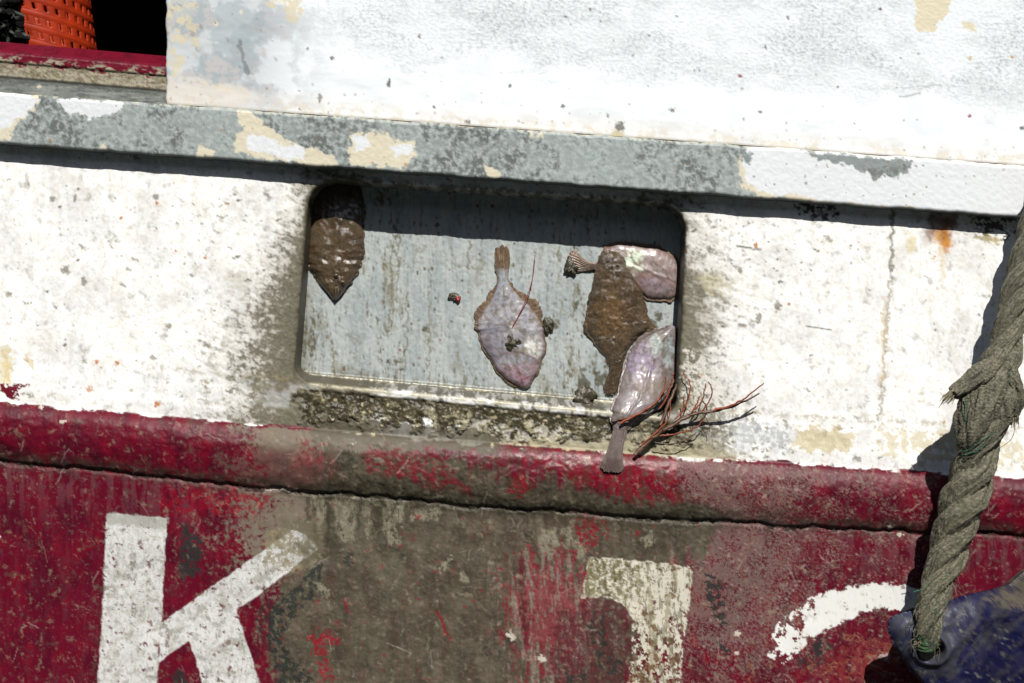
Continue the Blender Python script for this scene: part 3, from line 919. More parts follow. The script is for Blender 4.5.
# ---- bulwark plate above the rail
qu = axis(168, 2000, 169, 1034, 1.0)
qu = np.concatenate([[165.0, 165.6, 166.5, 167.3], qu[qu >= 168]]).astype(np.float32)
qv = np.concatenate([[-520, -400, -300, -200, -140, -90, -60, -40, -25, -15, -9, -5, -3], np.arange(-2 - 76, 93, 1.0)])
qv = np.unique(qv)
cq = Canvas(qu, qv, .0715)
U, V = cq.U, cq.V
n1 = fbm(U, V, 45, None, 5, 501)
n2 = fbm(U, V, 4.2, 2.6, 4, 502, .8)
n3 = fbm(U, V, 110, 50, 4, 503)
n4 = fbm(U, V, 14, None, 4, 504, .7)
cq.col[:] = np.array([.70, .745, .77])
cq.rough[:] = .5
cq.bump[:] = .3
cq.fill(ss(n1, .5, .9) * .35, C(226, 231, 234))
up = V - .0715 * U
tex = ss(300 - U, -150, -20) * 0 + ss(U, 240, 420) * (1 - ss(up + (n3 - .5) * 50, 12, 60))
cq.fill(tex * ss(n2, .3, .95) * .5 * (.4 + n3 * .8), C(184, 193, 197), rough=.6, bump=.9)
cq.fill(tex * (.25 + .25 * n3), C(212, 219, 222))
cq.fill(tex * ss(n2 + (n4 - .5) * .5, .62, 1.1) * .32 * ss(n3, .25, .7), C(138, 148, 152), bump=.9)
cq.fill(tex * ss(1 - n2, .6, .9) * .3, C(246, 248, 250))
lf = 1 - ss(U, 235, 335)
cq.fill(lf * .8, C(198, 204, 208))
cq.fill(lf * ss(n1, .35, .7) * .8, C(170, 182, 188))
cq.fill(lf * ss(n4 * .5 + n1 * .5, .55, .75) * .6, C(214, 206, 204))
cq.fill(lf * ss(fbm(U, V, 16, None, 4, 505), .68, .84) * .7 * (U < 200), C(228, 216, 180))
cq.poly([(167, -100), (198, -100), (186, 20), (180, 40), (172, 38), (174, 20), (167, 12)], C(228, 218, 186), 7, 12, 1, .85, hole=.3, seed=510)
cq.poly([(170, -60), (186, -60), (192, 12), (180, 18), (176, 8)], C(190, 200, 205), 6, 10, 1, .8, hole=.2, seed=511)
cq.poly([(167, 78), (190, 80), (240, 88), (250, 94), (240, 110), (167, 104)], C(232, 226, 216), 4, 10, 2, .8, seed=512)
cq.poly([(205, 84), (245, 88), (250, 96), (215, 92)], C(230, 218, 186), 3, 8, 1.2, .6, hole=.3, seed=513)
cq.poly([(262, -40), (302, -40), (300, 14), (293, 22), (282, 6), (268, 4)], C(228, 216, 182), 4, 9, 1, .8, hole=.2, seed=514)
cq.poly([(216, 5), (246, 0), (262, 14), (262, 40), (250, 70), (228, 66), (212, 40)], C(172, 186, 193), 6, 14, 2, .6, seed=515)
cq.line([(239, 42), (243, 60), (248, 74)], 2.8, C(130, 138, 142), .8, 1.5)
for x, y, r in [(241, 12, 2), (216, 24, 2.4)]:
    cq.spot(x, y, r, r, C(238, 230, 205), .9)
cq.poly([(914, -6), (948, -6), (950, 12), (940, 22), (934, 31), (920, 31), (914, 26), (916, 10)], C(236, 226, 198), 2.0, 8, .8, 1, seed=516)
cq.poly([(962, 20), (970, 22), (978, 30), (974, 32), (964, 28)], C(236, 226, 198), 1.5, 6, .8, 1, seed=517)
cq.poly([(938, -6), (952, -6), (950, 6), (940, 2)], C(236, 226, 198), 1, 8, .8, 1, seed=518)
low = ss(up, 66, 82)
cq.fill(low * .5, C(244, 240, 236))
cq.fill(low * ss(up, 76, 88) * ss(n4, .5, .8) * .5, C(232, 218, 190))
cq.fill(ss(up, 89, 92) * .6, C(150, 140, 120))
cq.specks(16, .14, .4, 1.4, C(150, 145, 140), 521, np.ones_like(U), .7)
cq.specks(9, .35, .4, 1.6, C(196, 190, 184), 522, ss(up, 55, 75), .7)
cq.specks(34, .3, .4, 1.5, C(120, 112, 108), 523, np.ones_like(U), .8, 1.5, 1.1)
cq.specks(10, .4, .4, 2.2, C(150, 148, 150), 524, lf, .55, 1.5, .8)
for x, y, rx, ry, c in [(332, 58, 1.8, 1.8, (90, 76, 60)), (389, 83, 2, 4, (100, 100, 90)), (510, 86, 1.6, 1.6, (90, 90, 90)), (880, 9, 1.6, 1.6, (100, 30, 40)), (970, 116, 2, 1.6, (150, 20, 40)), (740, 76, 2.2, 1.6, (150, 50, 60)),
                        (620, 127, 4, 5, (120, 118, 110)), (619, 134, 6, 3, (215, 205, 170)), (563, 106, 2, 2, (120, 120, 120)), (672, 110, 3, 2, (130, 125, 120)), (760, 112, 2, 1.5, (130, 120, 120)), (838, 87, 1.3, 1.3, (120, 60, 60)), (320, 98, 2.5, 4, (150, 148, 140)), (434, 107, 1.5, 1.5, (120, 120, 120)), (468, 122, 3, 2, (140, 135, 125)), (1022, 128, 2, 2, (90, 90, 90)), (1012, 57, 1.5, 1.5, (210, 150, 90)), (970, 58, 2, 2, (220, 200, 160))]:
    cq.spot(x, y, rx, ry, C(*c), .9, .4)
cq.line([(900, 97), (920, 93)], 1.2, C(165, 170, 172), .7, 1)
cq.line([(902, 88), (940, 86)], 1.2, C(185, 190, 192), .7, 1.5)
Hq = np.full_like(U, PLATE_H) + .0005 * (n1 - .5) + tex * .0004 * (n2 - .5) + .0035 * (n3 - .5) * .3
Hq = np.where(U < 165.3, -.02, np.where(U < 166, PLATE_H - .004, np.where(U < 167, PLATE_H - .0012, Hq)))
U2 = U + np.where(U < 168, (fbm(V, V * 0, 20, None, 3, 530) - .5) * 1.6, 0)
U2 = np.where(U < 165.3, 166.5, U2)
sheet('bulwark_plate', cq, U2, V, Hq, M_steel, boat, ref=PLATE_H)

# ---- coaming below the dark opening at upper left
wu = axis(-1000, 172, -10, 170, 1.0)
wu = wu[wu < 175]
ws = np.concatenate([[-40, -20, -8, -4, -2], np.arange(-1, 62, 1.0)])
cw = Canvas(wu, ws + 50, .086)
U, V = cw.U, cw.V
w = V - (50 + .086 * U)
n1 = fbm(U, V, 16, 7, 4, 601, .7)
n2 = fbm(U, V, 5, 4, 3, 602, .7)
cw.col[:] = C(118, 22, 44)
cw.rough[:] = .35
cw.bump[:] = .6
cw.fill(ss(n1, .5, .8) * .6, C(84, 18, 32))
cw.fill(ss(w + (n1 - .5) * 12, 9, 13), C(178, 172, 150), rough=.55, bump=.8)
cw.fill(ss(w, 10, 14) * ss(n1, .5, .75) * .7, C(128, 118, 92))
cw.fill(ss(w, 12, 16) * (1 - ss(w, 26, 28)) * ss(n2, .6, .8) * .5, C(98, 60, 56))
cw.fill(ss(w, 25, 27) * .95, C(104, 110, 106), rough=.5)
cw.fill(ss(w, 27, 32) * ss(n1, .45, .8) * .7, C(78, 84, 80))
cw.fill(ss(w, 27, 32) * ss(fbm(U, V, 30, 3, 4, 603), .6, .8) * .6, C(142, 146, 140))
cw.fill((1 - ss(np.abs(w - 27), .4, 1.8)) * .8, C(60, 58, 50))
cw.spot(40, 87, 2, 1.5, C(205, 195, 170), .9)
Hw = np.where(w < 0, w / 40 * .03, 0) + .006 * ss(w, -2, 5) - .003 * ss(w, 11, 13) - .001 * ss(w, 25, 28) + .0007 * (n1 - .5) + ss(w, 30, 44) * .008 + .0004 * (n2 - .5)
Hw = np.where(w < -1, Hw - .002, Hw)
sheet('opening_coaming', cw, U, np.where(w < 0, V - w * .7, V), Hw, M_paint, boat, ref=0.0)


# ---- dark hold closed in to keep light out, and the boat's body behind the plating
def boxmesh(name, boxes, mat, parent):
    co, fs = [], []
    for (x0, x1, y0, y1, z0, z1) in boxes:
        b0 = len(co)
        co += [(x0, y0, z0), (x1, y0, z0), (x1, y1, z0), (x0, y1, z0), (x0, y0, z1), (x1, y0, z1), (x1, y1, z1), (x0, y1, z1)]
        fs += [[b0 + i for i in f] for f in [(0, 3, 2, 1), (4, 5, 6, 7), (0, 1, 5, 4), (1, 2, 6, 5), (2, 3, 7, 6), (3, 0, 4, 7)]]
    return mesh_from(name, co, fs, mat, parent, smooth=False)


def X(u): return (u - 512) * S
def Z(v): return (341.5 - v) * S


boxmesh('deck_recess', [(X(-1000), X(2000), .9, .93, Z(420), Z(-520)), (X(-1000), X(2000), .08, .9, Z(120), Z(110)),
                        (X(176), X(200), .02, .9, Z(110), Z(-520)), (X(-1000), X(2000), .0, .93, Z(-520), Z(-540)),
                        (X(-1000), X(-980), .02, .9, Z(110), Z(-520)), (X(1980), X(2000), .06, .9, Z(1300), Z(-520)), (X(-1000), X(-980), .06, .9, Z(1300), Z(110))], M_dark, boat)
boxmesh('upper_strake', [(X(-1000), X(166), -.012, .02, Z(-300), Z(-520))], plain('white_paint', (.75, .76, .76), .5, 30, .08), boat)

# ------------------------------------------------------------------ orange basket in the hold


def fin_obj(o, label, cat, group=None):
    tag(o, label, cat, group)
    return o


M_orange = plain('orange_plastic', (.27, .022, .004), .5, 40, .25, .1, spec=.2)
bx_c = Vector(P(36, 22, -.26))
R0 = .088
NA, NZ = 132, 90
co = []
ang = np.linspace(0, 2 * np.pi, NA, endpoint=False)
zz = np.linspace(-.075, .17, NZ)
tilt = math.radians(-13)
A, ZZ = np.meshgrid(ang, zz)
rad = R0 + (ZZ + .075) * .10 + .0022 * ((np.arange(NZ)[:, None] % 9) == 0)
x = rad * np.cos(A)
y = rad * np.sin(A)
xr = x * math.cos(tilt) - ZZ * math.sin(tilt) * -1
zr = x * math.sin(tilt) + ZZ * math.cos(tilt)
co = np.stack([xr + bx_c.x, y + bx_c.y, zr + bx_c.z], -1)
ii, jj = np.meshgrid(np.arange(NZ - 1), np.arange(NA), indexing='ij')
hole = (ii % 9 >= 3) & (ii % 9 <= 6) & (jj % 4 == 1) & (ii > 6) & (ii < NZ - 8)
f = gridfaces(NZ, NA, ~hole, wrap=True)
basket = thing('basket', 'orange plastic basket with rows of slots standing in the dark opening', 'basket', (bx_c.x, bx_c.y, bx_c.z - .08))
bo = mesh_from('basket_wall', co, f, M_orange, basket)
sm = bo.modifiers.new('thick', 'SOLIDIFY')
sm.thickness = .003
def tube(path, rads, n=10, close=False):
    """swept tube: path (k,3), radii (k)"""
    path = np.asarray(path, float)
    k = len(path)
    rads = np.broadcast_to(np.asarray(rads, float), (k,))
    tg = np.gradient(path, axis=0)
    tg /= np.linalg.norm(tg, axis=1)[:, None] + 1e-12
    up = np.array([0.0, 1, 0]) if abs(tg[0][1]) < .9 else np.array([1.0, 0, 0])
    out = []
    nrm = np.cross(tg[0], up)
    nrm /= np.linalg.norm(nrm)
    for i in range(k):
        nrm = nrm - tg[i] * nrm.dot(tg[i])
        nrm /= np.linalg.norm(nrm) + 1e-12
        bi = np.cross(tg[i], nrm)
        a = np.linspace(0, 2 * np.pi, n, endpoint=False)
        out.append(path[i] + rads[i] * (np.cos(a)[:, None] * nrm + np.sin(a)[:, None] * bi))
    co = np.array(out)
    return co.reshape(-1, 3), gridfaces(k, n, None, True)


def join(parts):
    cs, fs, b0 = [], [], 0
    for c, f in parts:
        cs.append(c)
        fs.append(np.asarray(f) + b0)
        b0 += len(c)
    return np.concatenate(cs), np.concatenate(fs)


def rim_at(z, rr):
    a = np.linspace(0, 2 * np.pi, 49)
    x = rr * np.cos(a)
    yy = rr * np.sin(a)
    return np.stack([x * math.cos(tilt) + z * math.sin(tilt) + bx_c.x, yy + bx_c.y, x * math.sin(tilt) + z * math.cos(tilt) + bx_c.z], -1)


c, f = tube(rim_at(.17, R0 + .026), .006, 8)
mesh_from('rim', c, f, M_orange, basket)
a = np.linspace(0, 2 * np.pi, 48, endpoint=False)
cc = [rim_at(-.075, R0 * k)[:48] for k in (.02, .5, 1.0)]
mesh_from('base', np.concatenate(cc), gridfaces(3, 48, None, True), M_orange, basket)

# crumpled dark net heap at the left of the basket
nn = 60
gu = np.linspace(-230, 24, 110)
gv = np.linspace(-90, 75, 70)
GU, GV = np.meshgrid(gu, gv)
ez = np.clip(1 - ((GU + 110) / 135.) ** 4, 0, 1) * np.clip(1 - ((GV - 10) / 100.) ** 4, 0, 1)
Hn = -.17 + .07 * ez + .03 * (fbm(GU, GV, 30, None, 4, 701, .6) - .5) + .01 * (fbm(GU, GV, 8, None, 3, 702) - .5)
x, y, z = P(GU + (fbm(GU, GV, 25, None, 3, 703) - .5) * 14, GV, Hn)
cn = np.zeros(GU.shape + (3,)) + .008
sp_ = ss(fbm(GU, GV, 4, None, 2, 704), .86, .93)
cn = cn * (1 - sp_[..., None]) + np.array([.10, .12, .10]) * sp_[..., None]
M_net = painted('dark_net', .4, 500, 300, .003, spec=.05)
net = mesh_from('net_heap', np.stack([x, y, z], -1), gridfaces(70, 110), M_net, None, cn, np.stack([np.full(GU.shape, .8)] * 3, -1))
tag(net, 'heap of near black speckled netting left of the orange basket', 'fishing net')

# ------------------------------------------------------------------ fish


def spline(pts, n):
    pts = np.asarray(pts, float)
    k = len(pts)
    tt = np.linspace(0, k - 1, n)
    out = np.zeros((n, pts.shape[1]))
    for i, t_ in enumerate(tt):
        j = min(int(t_), k - 2)
        f_ = t_ - j
        p0, p1, p2, p3 = pts[max(j - 1, 0)], pts[j], pts[j + 1], pts[min(j + 2, k - 1)]
        out[i] = .5 * (2 * p1 + (p2 - p0) * f_ + (2 * p0 - 5 * p1 + 4 * p2 - p3) * f_ ** 2 + (3 * p1 - p0 - 3 * p2 + p3) * f_ ** 3)
    return out


def lerp_pts(a, b, f_):
    return np.asarray(a) * (1 - f_) + np.asarray(b) * f_


def fish(name, label, left, right, finl, finr, tail_n, base, thick, shade, group='flatfish stranded in the freeing port', fin_shade=None, mat=None, seed=0, ns=150, nt=60, lump=.25, fine=.05):
    """left/right: body outline from tail to snout (px, equal counts); finl/finr outer fringe; the first tail_n stations are the tail fin"""
    k = len(left)
    L, Rr = spline(left, ns), spline(right, ns)
    FL, FR = spline(finl, ns), spline(finr, ns)
    si = np.arange(ns) * 1.0
    for arr, am, sc, sd_ in ((L, 1.3, 9, 1), (Rr, 1.3, 9, 2)):
        dn = (fbm(si, si * 0 + seed, sc, None, 4, seed + sd_, .6) - .5) * 2 * am
        other = Rr if arr is L else L
        wid_ = np.linalg.norm(L - Rr, axis=1)
        dn = dn * np.clip(wid_ / 40., .12, 1)
        d_ = arr - other
        d_ = d_ / (np.linalg.norm(d_, axis=1)[:, None] + 1e-6)
        sh_ = d_ * dn[:, None]
        if arr is L:
            L = L + sh_
            FL = FL + sh_
        else:
            Rr = Rr + sh_
            FR = FR + sh_
    for q_ in (0, 1):
        A_, B_ = (FL, L) if q_ == 0 else (FR, Rr)
        rg_ = fbm(si, si * 0 + 3 + q_, 8, None, 3, seed + 7 + q_, .7)
        nb_ = ss(fbm(si, si * 0 + 9 + q_, 16, None, 3, seed + 17 + q_), .1, .5)
        k_ = (.6 + .45 * rg_) * (.5 + .5 * nb_)
        A_[:] = B_ + (A_ - B_) * k_[:, None]
    bs_ = spline([[b_] for b_ in base], ns)[:, 0]
    th_ = spline([[t_] for t_ in thick], ns)[:, 0]
    s0 = int(ns * tail_n / (k - 1))
    mid = (L + Rr) / 2
    c0 = P(mid[ns // 2, 0], mid[ns // 2, 1], bs_[ns // 2])
    root = thing(name, label, 'fish', c0, group)

    def build(pname, Lb, Rb, i0, i1, th, nt, prof, shader, parent, backoff=.0012, tip=0.0):
        Lb, Rb, bb, tt_ = Lb[i0:i1], Rb[i0:i1], bs_[i0:i1], th[i0:i1]
        n = len(Lb)
        T = np.concatenate([np.linspace(-1, 1, nt), np.linspace(1, -1, nt)[1:-1]])
        m_ = len(T)
        TT = np.repeat(T[None], n, 0)
        f01 = (TT + 1) / 2
        Ux = Lb[:, :1] * (1 - f01) + Rb[:, :1] * f01
        Vx = Lb[:, 1:] * (1 - f01) + Rb[:, 1:] * f01
        if tip:
            ax_ = (Lb[0] + Rb[0]) / 2 - (Lb[-1] + Rb[-1]) / 2
            ax_ = ax_ / np.linalg.norm(ax_)
            wt_ = np.clip(1 - np.arange(n) / (n * .55), 0, 1)[:, None] ** 1.5
            e_ = (fbm(TT * 7, TT * 0 + seed, 1.6, None, 3, seed + 31, .8) - .5) * 2.2 - 1.8 * TT ** 2 + .6
            Ux = Ux + ax_[0] * e_ * wt_ * tip
            Vx = Vx + ax_[1] * e_ * wt_ * tip
        sN = np.repeat(np.linspace(i0 / ns, i1 / ns, n)[:, None], m_, 1)
        front = np.zeros(m_, bool)
        front[:nt] = True
        hh = bb[:, None] + np.where(front[None], prof(TT, sN, Ux, Vx) * tt_[:, None], -backoff)
        x, y, z = P(Ux, Vx, hh, hh)
        col, rough, bump = shader(Ux, Vx, sN, TT)
        aux = np.stack([rough, bump, bump * 0], -1)
        fcs = gridfaces(n, m_, None, True)
        co = np.stack([x, y, z], -1).reshape(-1, 3)
        cap = []
        for r_ in (0, n - 1):
            for j in range(nt - 2):
                a_, b_ = r_ * m_ + j, r_ * m_ + j + 1
                c_, d_ = r_ * m_ + (m_ - j - 1), r_ * m_ + (m_ - j) % m_
                cap.append([a_, b_, c_, d_] if r_ else [d_, c_, b_, a_])
        fcs = np.concatenate([fcs, np.array(cap, np.int32)])
        return mesh_from(pname, co, fcs, mat or M_fish, parent, col, aux)

    def pbody(T, s, Ux, Vx):
        e = np.clip(1 - np.abs(T) ** 2.2, 0, 1) ** .6
        lum = 1 + lump * (fbm(Ux, Vx, 16, None, 3, seed + 900) - .5) + fine * (fbm(Ux, Vx, 6, None, 3, seed + 901) - .5) + .10 * np.exp(-(T / .07) ** 2)
        return e * lum

    def pfin(T, s, Ux, Vx):
        return 1 + .5 * np.sin(T * 0 + s * 260) * .35 + .25 * (fbm(Ux, Vx, 8, None, 2, seed + 902) - .5)

    def ptail(T, s, Ux, Vx):
        return np.clip(1 - T ** 4, .15, 1) * (1 + .22 * np.sin(T * 26))
    body = build('body', L, Rr, s0, ns, th_, nt, pbody, shade, root)
    fs_ = fin_shade or shade
    build('tail_fin', L, Rr, 0, s0 + 2, th_, 44, ptail, fs_, root, .0008, tip=1.5)
    i0, i1 = s0 + 2, ns - 4
    w1 = np.full(ns, .0013)
    build('dorsal_fin', FL, L + (Rr - L) * .06, i0, i1, w1, 8, pfin, fs_, root, .0006)
    build('anal_fin', Rr + (L - Rr) * .06, FR, i0, i1, w1, 8, pfin, fs_, root, .0006)
    return root


def rayed(c1, c2, seed):
    def f_(U, V, s, T):
        n = fbm(U, V, 6, None, 3, seed)
        st = .5 + .5 * np.sin(s * 420 + T * 3)
        m_ = np.clip(ss(st, .3, .9) * .6 + ss(n, .4, .8) * .4, 0, 1)
        col = np.asarray(c1) * (1 - m_[..., None]) + np.asarray(c2) * m_[..., None]
        return col, np.full(U.shape, .35), np.full(U.shape, .6)
    return f_


def layered(base_c, layers, rough=.3, bump=.5, seed=0):
    """layers: (kind, params..., color, opacity)"""
    def f_(U, V, s, T):
        col = np.zeros(U.shape + (3,)) + base_c
        for ly in layers:
            if ly[0] == 'n':
                _, sx, sy, sd_, a_, b_, c_, op = ly
                m_ = ss(fbm(U, V, sx, sy, 4, sd_ + seed, .6), a_, b_) * op
            elif ly[0] == 'g':
                _, x, y, rx, ry, c_, op = ly
                d_ = np.sqrt(((U - x) / rx) ** 2 + ((V - y) / ry) ** 2) + (fbm(U, V, 9, None, 3, seed + 40) - .5) * .6
                m_ = (1 - ss(d_, .4, 1.15)) * op
            elif ly[0] == 'e':
                _, w_, c_, op = ly
                m_ = ss(np.abs(T), 1 - w_, 1) * op
            elif ly[0] == 'l':
                _, w_, c_, op = ly
                m_ = np.exp(-((T - .02) / w_) ** 2) * op
            elif ly[0] == 'c':
                _, pp, w_, c_, op = ly
                Uw = U + (fbm(U, V, 6, None, 3, seed + 80) - .5) * 2
                m_ = (1 - ss(segdist(Uw, V, pp), w_ * .3, w_)) * op
            elif ly[0] == 's':
                _, sa, sb, c_, op = ly
                m_ = ss(s + (fbm(U, V, 10, None, 2, seed + 60) - .5) * .1, sa, sb) * op
            col = col * (1 - m_[..., None]) + np.asarray(c_) * m_[..., None]
        rg = rough + .25 * (fbm(U, V, 7, None, 3, seed + 70) - .5)
        return col, np.clip(rg, .08, .9), np.full(U.shape, bump)
    return f_


HP = -DEEP + .001
lilac, pearl, pinkc = C(168, 160, 172), C(196, 196, 198), C(182, 140, 160)
# centre plaice, pale belly up, head down
Lb = [(495.5, 247), (494.5, 255), (495, 266), (497, 276), (497, 286), (490, 300), (480, 316), (476, 326), (479, 336), (488, 356), (500, 374), (513, 383), (523, 388)]
Rb = [(508, 246), (510, 255), (510, 266), (508, 277), (510, 284), (520, 296), (532, 308), (540, 318), (545, 331), (545, 350), (540, 367), (533, 381), (529, 388)]
FLp = [(496, 246), (494, 255), (494, 267), (497, 277), (494, 287), (484, 296), (474, 308), (473.5, 322), (478, 337), (487, 357), (499, 376), (510, 385), (521, 388.5)]
FRp = [(508, 246), (510, 255), (510, 266), (508, 277), (514, 284), (528, 293), (541, 304), (544, 318), (546, 331), (546, 350), (541, 367.5), (533, 382), (529, 389)]
sh = layered(C(166, 166, 172), [
    ('n', 16, None, 3, .5, .85, C(188, 184, 188), .7), ('n', 10, 30, 5, .55, .85, C(150, 150, 166), .5),
    ('e', .22, C(150, 112, 100), .55), ('e', .07, C(84, 62, 48), .8),
    ('g', 532, 348, 11, 12, C(232, 232, 226), .9), ('g', 511, 373, 17, 11, C(204, 160, 178), .6), ('c', [(494, 362), (506, 352), (520, 352), (534, 358), (541, 366)], 1.6, C(136, 96, 104), .7), ('c', [(519, 386), (523, 379), (529, 377)], 1.6, C(70, 40, 44), .9), ('s', .36, .18, C(146, 150, 158), .6), ('g', 502, 256, 12, 17, C(128, 106, 86), .9), ('c', [(503, 290), (506, 320), (512, 350)], 1.2, C(150, 146, 160), .5), ('g', 524, 380, 10, 10, C(170, 120, 140), .7),
    ('g', 534, 372, 12, 12, C(160, 118, 124), .6), ('g', 492, 345, 16, 26, C(146, 140, 164), .5), ('n', 7, None, 33, .66, .86, C(118, 106, 92), .55), ('g', 503, 283, 8, 12, C(170, 178, 186), .6),
    ('n', 5, None, 9, .74, .84, C(124, 112, 92), .5), ('n', 14, None, 13, .80, .92, C(110, 98, 70), .5), ('n', 3, None, 15, .85, .95, C(100, 88, 66), .4)], .36, .2, 11)
fish('plaice', 'pale belly-up flatfish hanging head down in the middle of the port panel', Lb, Rb, FLp, FRp, 2.1,
     [HP] * 13, [.003, .003, .004, .005, .007, .010, .012, .013, .014, .014, .013, .010, .004], sh,
     fin_shade=layered(C(116, 96, 78), [('n', 3, 16, 3, .4, .8, C(152, 130, 104), .7), ('n', 5, None, 4, .55, .8, C(88, 72, 56), .5), ('g', 502, 276, 9, 9, C(140, 130, 124), .6)], .35, .5, 21), seed=11, lump=.13, fine=.03)

brown = lambda seed, extra=[]: layered(C(88, 75, 58), [
    ('n', 14, None, 3, .45, .8, C(88, 72, 54), .7), ('n', 6, None, 5, .55, .8, C(52, 44, 34), .6), ('n', 18, None, 7, .72, .9, C(92, 60, 38), .45),
    ('n', 3, None, 9, .76, .9, C(120, 106, 88), .4)] + extra, .17, .7, seed)
# brown flatfish in the left corner, half in the shadow
Lb = [(326, 150), (324, 158), (328, 164), (316, 174), (309, 192), (307, 214), (308, 244), (308, 262), (314, 275), (325, 290), (333, 300)]
Rb = [(344, 150), (345, 158), (341, 164), (352, 174), (360, 192), (363, 214), (363.5, 244), (361, 261), (355, 274), (346, 290), (337, 300)]
FLp = [(326, 150), (324, 158), (328, 164), (314, 173), (306, 191), (304.5, 214), (306, 244), (306, 262), (312, 276), (324, 291), (333, 301)]
FRp = [(344, 150), (345, 158), (341, 164), (355, 173), (363, 191), (366, 214), (366, 244), (363, 262), (357, 275), (347, 291), (338, 301)]
fish('flounder', 'slimy dark brown flatfish against the left end of the port', Lb, Rb, FLp, FRp, 2,
     [HP] * 11, [.003, .003, .004, .007, .010, .012, .013, .013, .012, .012, .006], brown(31, [('n', 26, None, 23, .3, .8, C(106, 90, 68), .6)]), mat=M_slime, seed=31, lump=.2, fine=.08)
# white flatfish, top right
Lb = [(571, 249), (577, 253), (587, 260), (597, 262), (606, 247), (630, 243.5), (661, 249), (675, 259), (683, 278)]
Rb = [(566, 274), (574, 273), (585, 272), (598, 272), (612, 284), (630, 289), (648, 298), (668, 300), (681, 295)]
FLp = [(571, 249), (577, 253), (587, 260), (597, 261), (605, 244), (630, 241), (662, 246.5), (677, 257), (684, 277)]
FRp = [(566, 274), (574, 273), (585, 272), (598, 273), (611, 287), (629, 292), (648, 301), (669, 303), (682, 297)]
sh = layered(C(146, 132, 130), [
    ('n', 16, 10, 3, .45, .8, C(170, 156, 154), .7), ('g', 633, 260, 11, 14, C(222, 240, 214), .95), ('c', [(632, 262), (650, 272), (668, 284), (680, 292)], 1.6, C(126, 104, 90), .7), ('c', [(628, 250), (634, 262), (631, 276)], 1.4, C(130, 96, 90), .6),
    ('g', 655, 285, 20, 10, C(168, 148, 164), .5), ('e', .2, C(110, 80, 70), .7), ('n', 4, None, 9, .68, .82, C(110, 88, 74), .6), ('n', 20, 8, 12, .6, .8, C(150, 116, 108), .5)], .44, .10, 51)
fish('plaice', 'white flatfish lying across the top right corner of the port, behind a brown one', Lb, Rb, FLp, FRp, 3,
     [HP, HP, HP, HP, HP, HP, HP, HP, HP], [.003, .003, .004, .005, .009, .011, .012, .010, .004], sh,
     fin_shade=rayed(C(112, 88, 72), C(154, 134, 116), 52), seed=51, lump=.14, fine=.03)
# brown flatfish hanging tail down, head over the white one
Lb = [(603, 394), (604, 385), (609, 370), (606, 358), (595, 342.6), (588, 331), (588, 312), (592, 288), (597, 267), (602, 254), (612, 251)]
Rb = [(617, 394), (620, 380), (624, 362), (629, 347), (639, 337), (649, 325), (644, 309), (640, 291), (629, 273), (624, 260), (617, 252)]
FLp = [(603, 394), (604, 385), (609, 370), (605, 358), (592, 343), (582, 333), (586, 312), (590.5, 288), (595.5, 266), (601, 252), (612, 249.5)]
FRp = [(617, 394), (620, 380), (624, 362), (630, 348), (641, 337.5), (656, 329), (646.5, 308), (642, 290), (631, 272), (625, 259), (617, 250.5)]
fish('flounder', 'wet ochre-brown flatfish hanging tail down between two pale ones', Lb, Rb, FLp, FRp, 2.2,
     [HP, HP, HP, HP, HP, HP + .001, HP + .004, HP + .008, HP + .011, HP + .011, HP + .010],
     [.003, .004, .006, .008, .010, .011, .012, .012, .012, .010, .004],
     layered(C(90, 77, 60), [('n', 20, None, 3, .4, .8, C(112, 92, 68), .8), ('g', 612, 315, 20, 26, C(128, 98, 62), .8), ('g', 632, 300, 10, 34, C(84, 66, 50), .5),
                              ('n', 5, None, 5, .6, .85, C(74, 58, 44), .5), ('g', 614, 262, 16, 14, C(86, 72, 60), .8), ('n', 3, None, 9, .72, .85, C(140, 122, 98), .4)], .15, 1.0, 61), mat=M_slime, seed=61, lump=.18, fine=.08)
# lilac flatfish sliding over the sill, tail hanging on the red strake
Lb = [(600, 470), (604, 459), (610, 441), (613, 427), (611, 420), (613, 408), (618, 391), (624, 373), (629, 354), (641, 341), (661, 330), (672, 325)]
Rb = [(623, 472), (623, 460), (624, 443), (628, 430), (634, 424), (648, 414), (663, 401), (672, 385), (676, 368), (677, 350), (677, 336), (676, 327)]
FLp = [(600, 470), (604, 459), (610, 441), (612, 427), (609, 420), (611, 407), (616, 390), (622, 372), (627, 352), (639, 338), (660, 327), (672, 323.5)]
FRp = [(623, 472), (623, 460), (624, 443), (629, 431), (636, 426), (650, 417), (665, 403), (674, 387), (678, 369), (679, 350), (679, 335), (677, 325.5)]
sh = layered(C(136, 127, 128), [
    ('n', 12, 26, 3, .45, .8, C(154, 144, 150), .7), ('c', [(640, 346), (652, 352), (664, 366), (672, 384)], 1.6, C(116, 98, 104), .7), ('c', [(620, 425), (632, 396), (648, 372), (662, 352)], 1.3, C(128, 118, 126), .6), ('g', 642, 365, 18, 24, C(166, 150, 176), .8), ('g', 656, 345, 8, 12, C(200, 214, 208), .8), ('g', 668, 350, 7, 16, C(176, 196, 196), .6),
    ('n', 7, 12, 5, .55, .8, C(108, 94, 76), .65), ('g', 616, 432, 16, 22, C(122, 110, 108), .7), ('g', 650, 388, 18, 16, C(128, 114, 96), .6), ('n', 3, None, 9, .7, .85, C(100, 88, 70), .5), ('e', .12, C(110, 96, 84), .7),
    ('g', 612, 455, 16, 16, C(108, 96, 90), .8), ('g', 633, 400, 22, 14, C(150, 142, 144), .5)], .44, .10, 71)
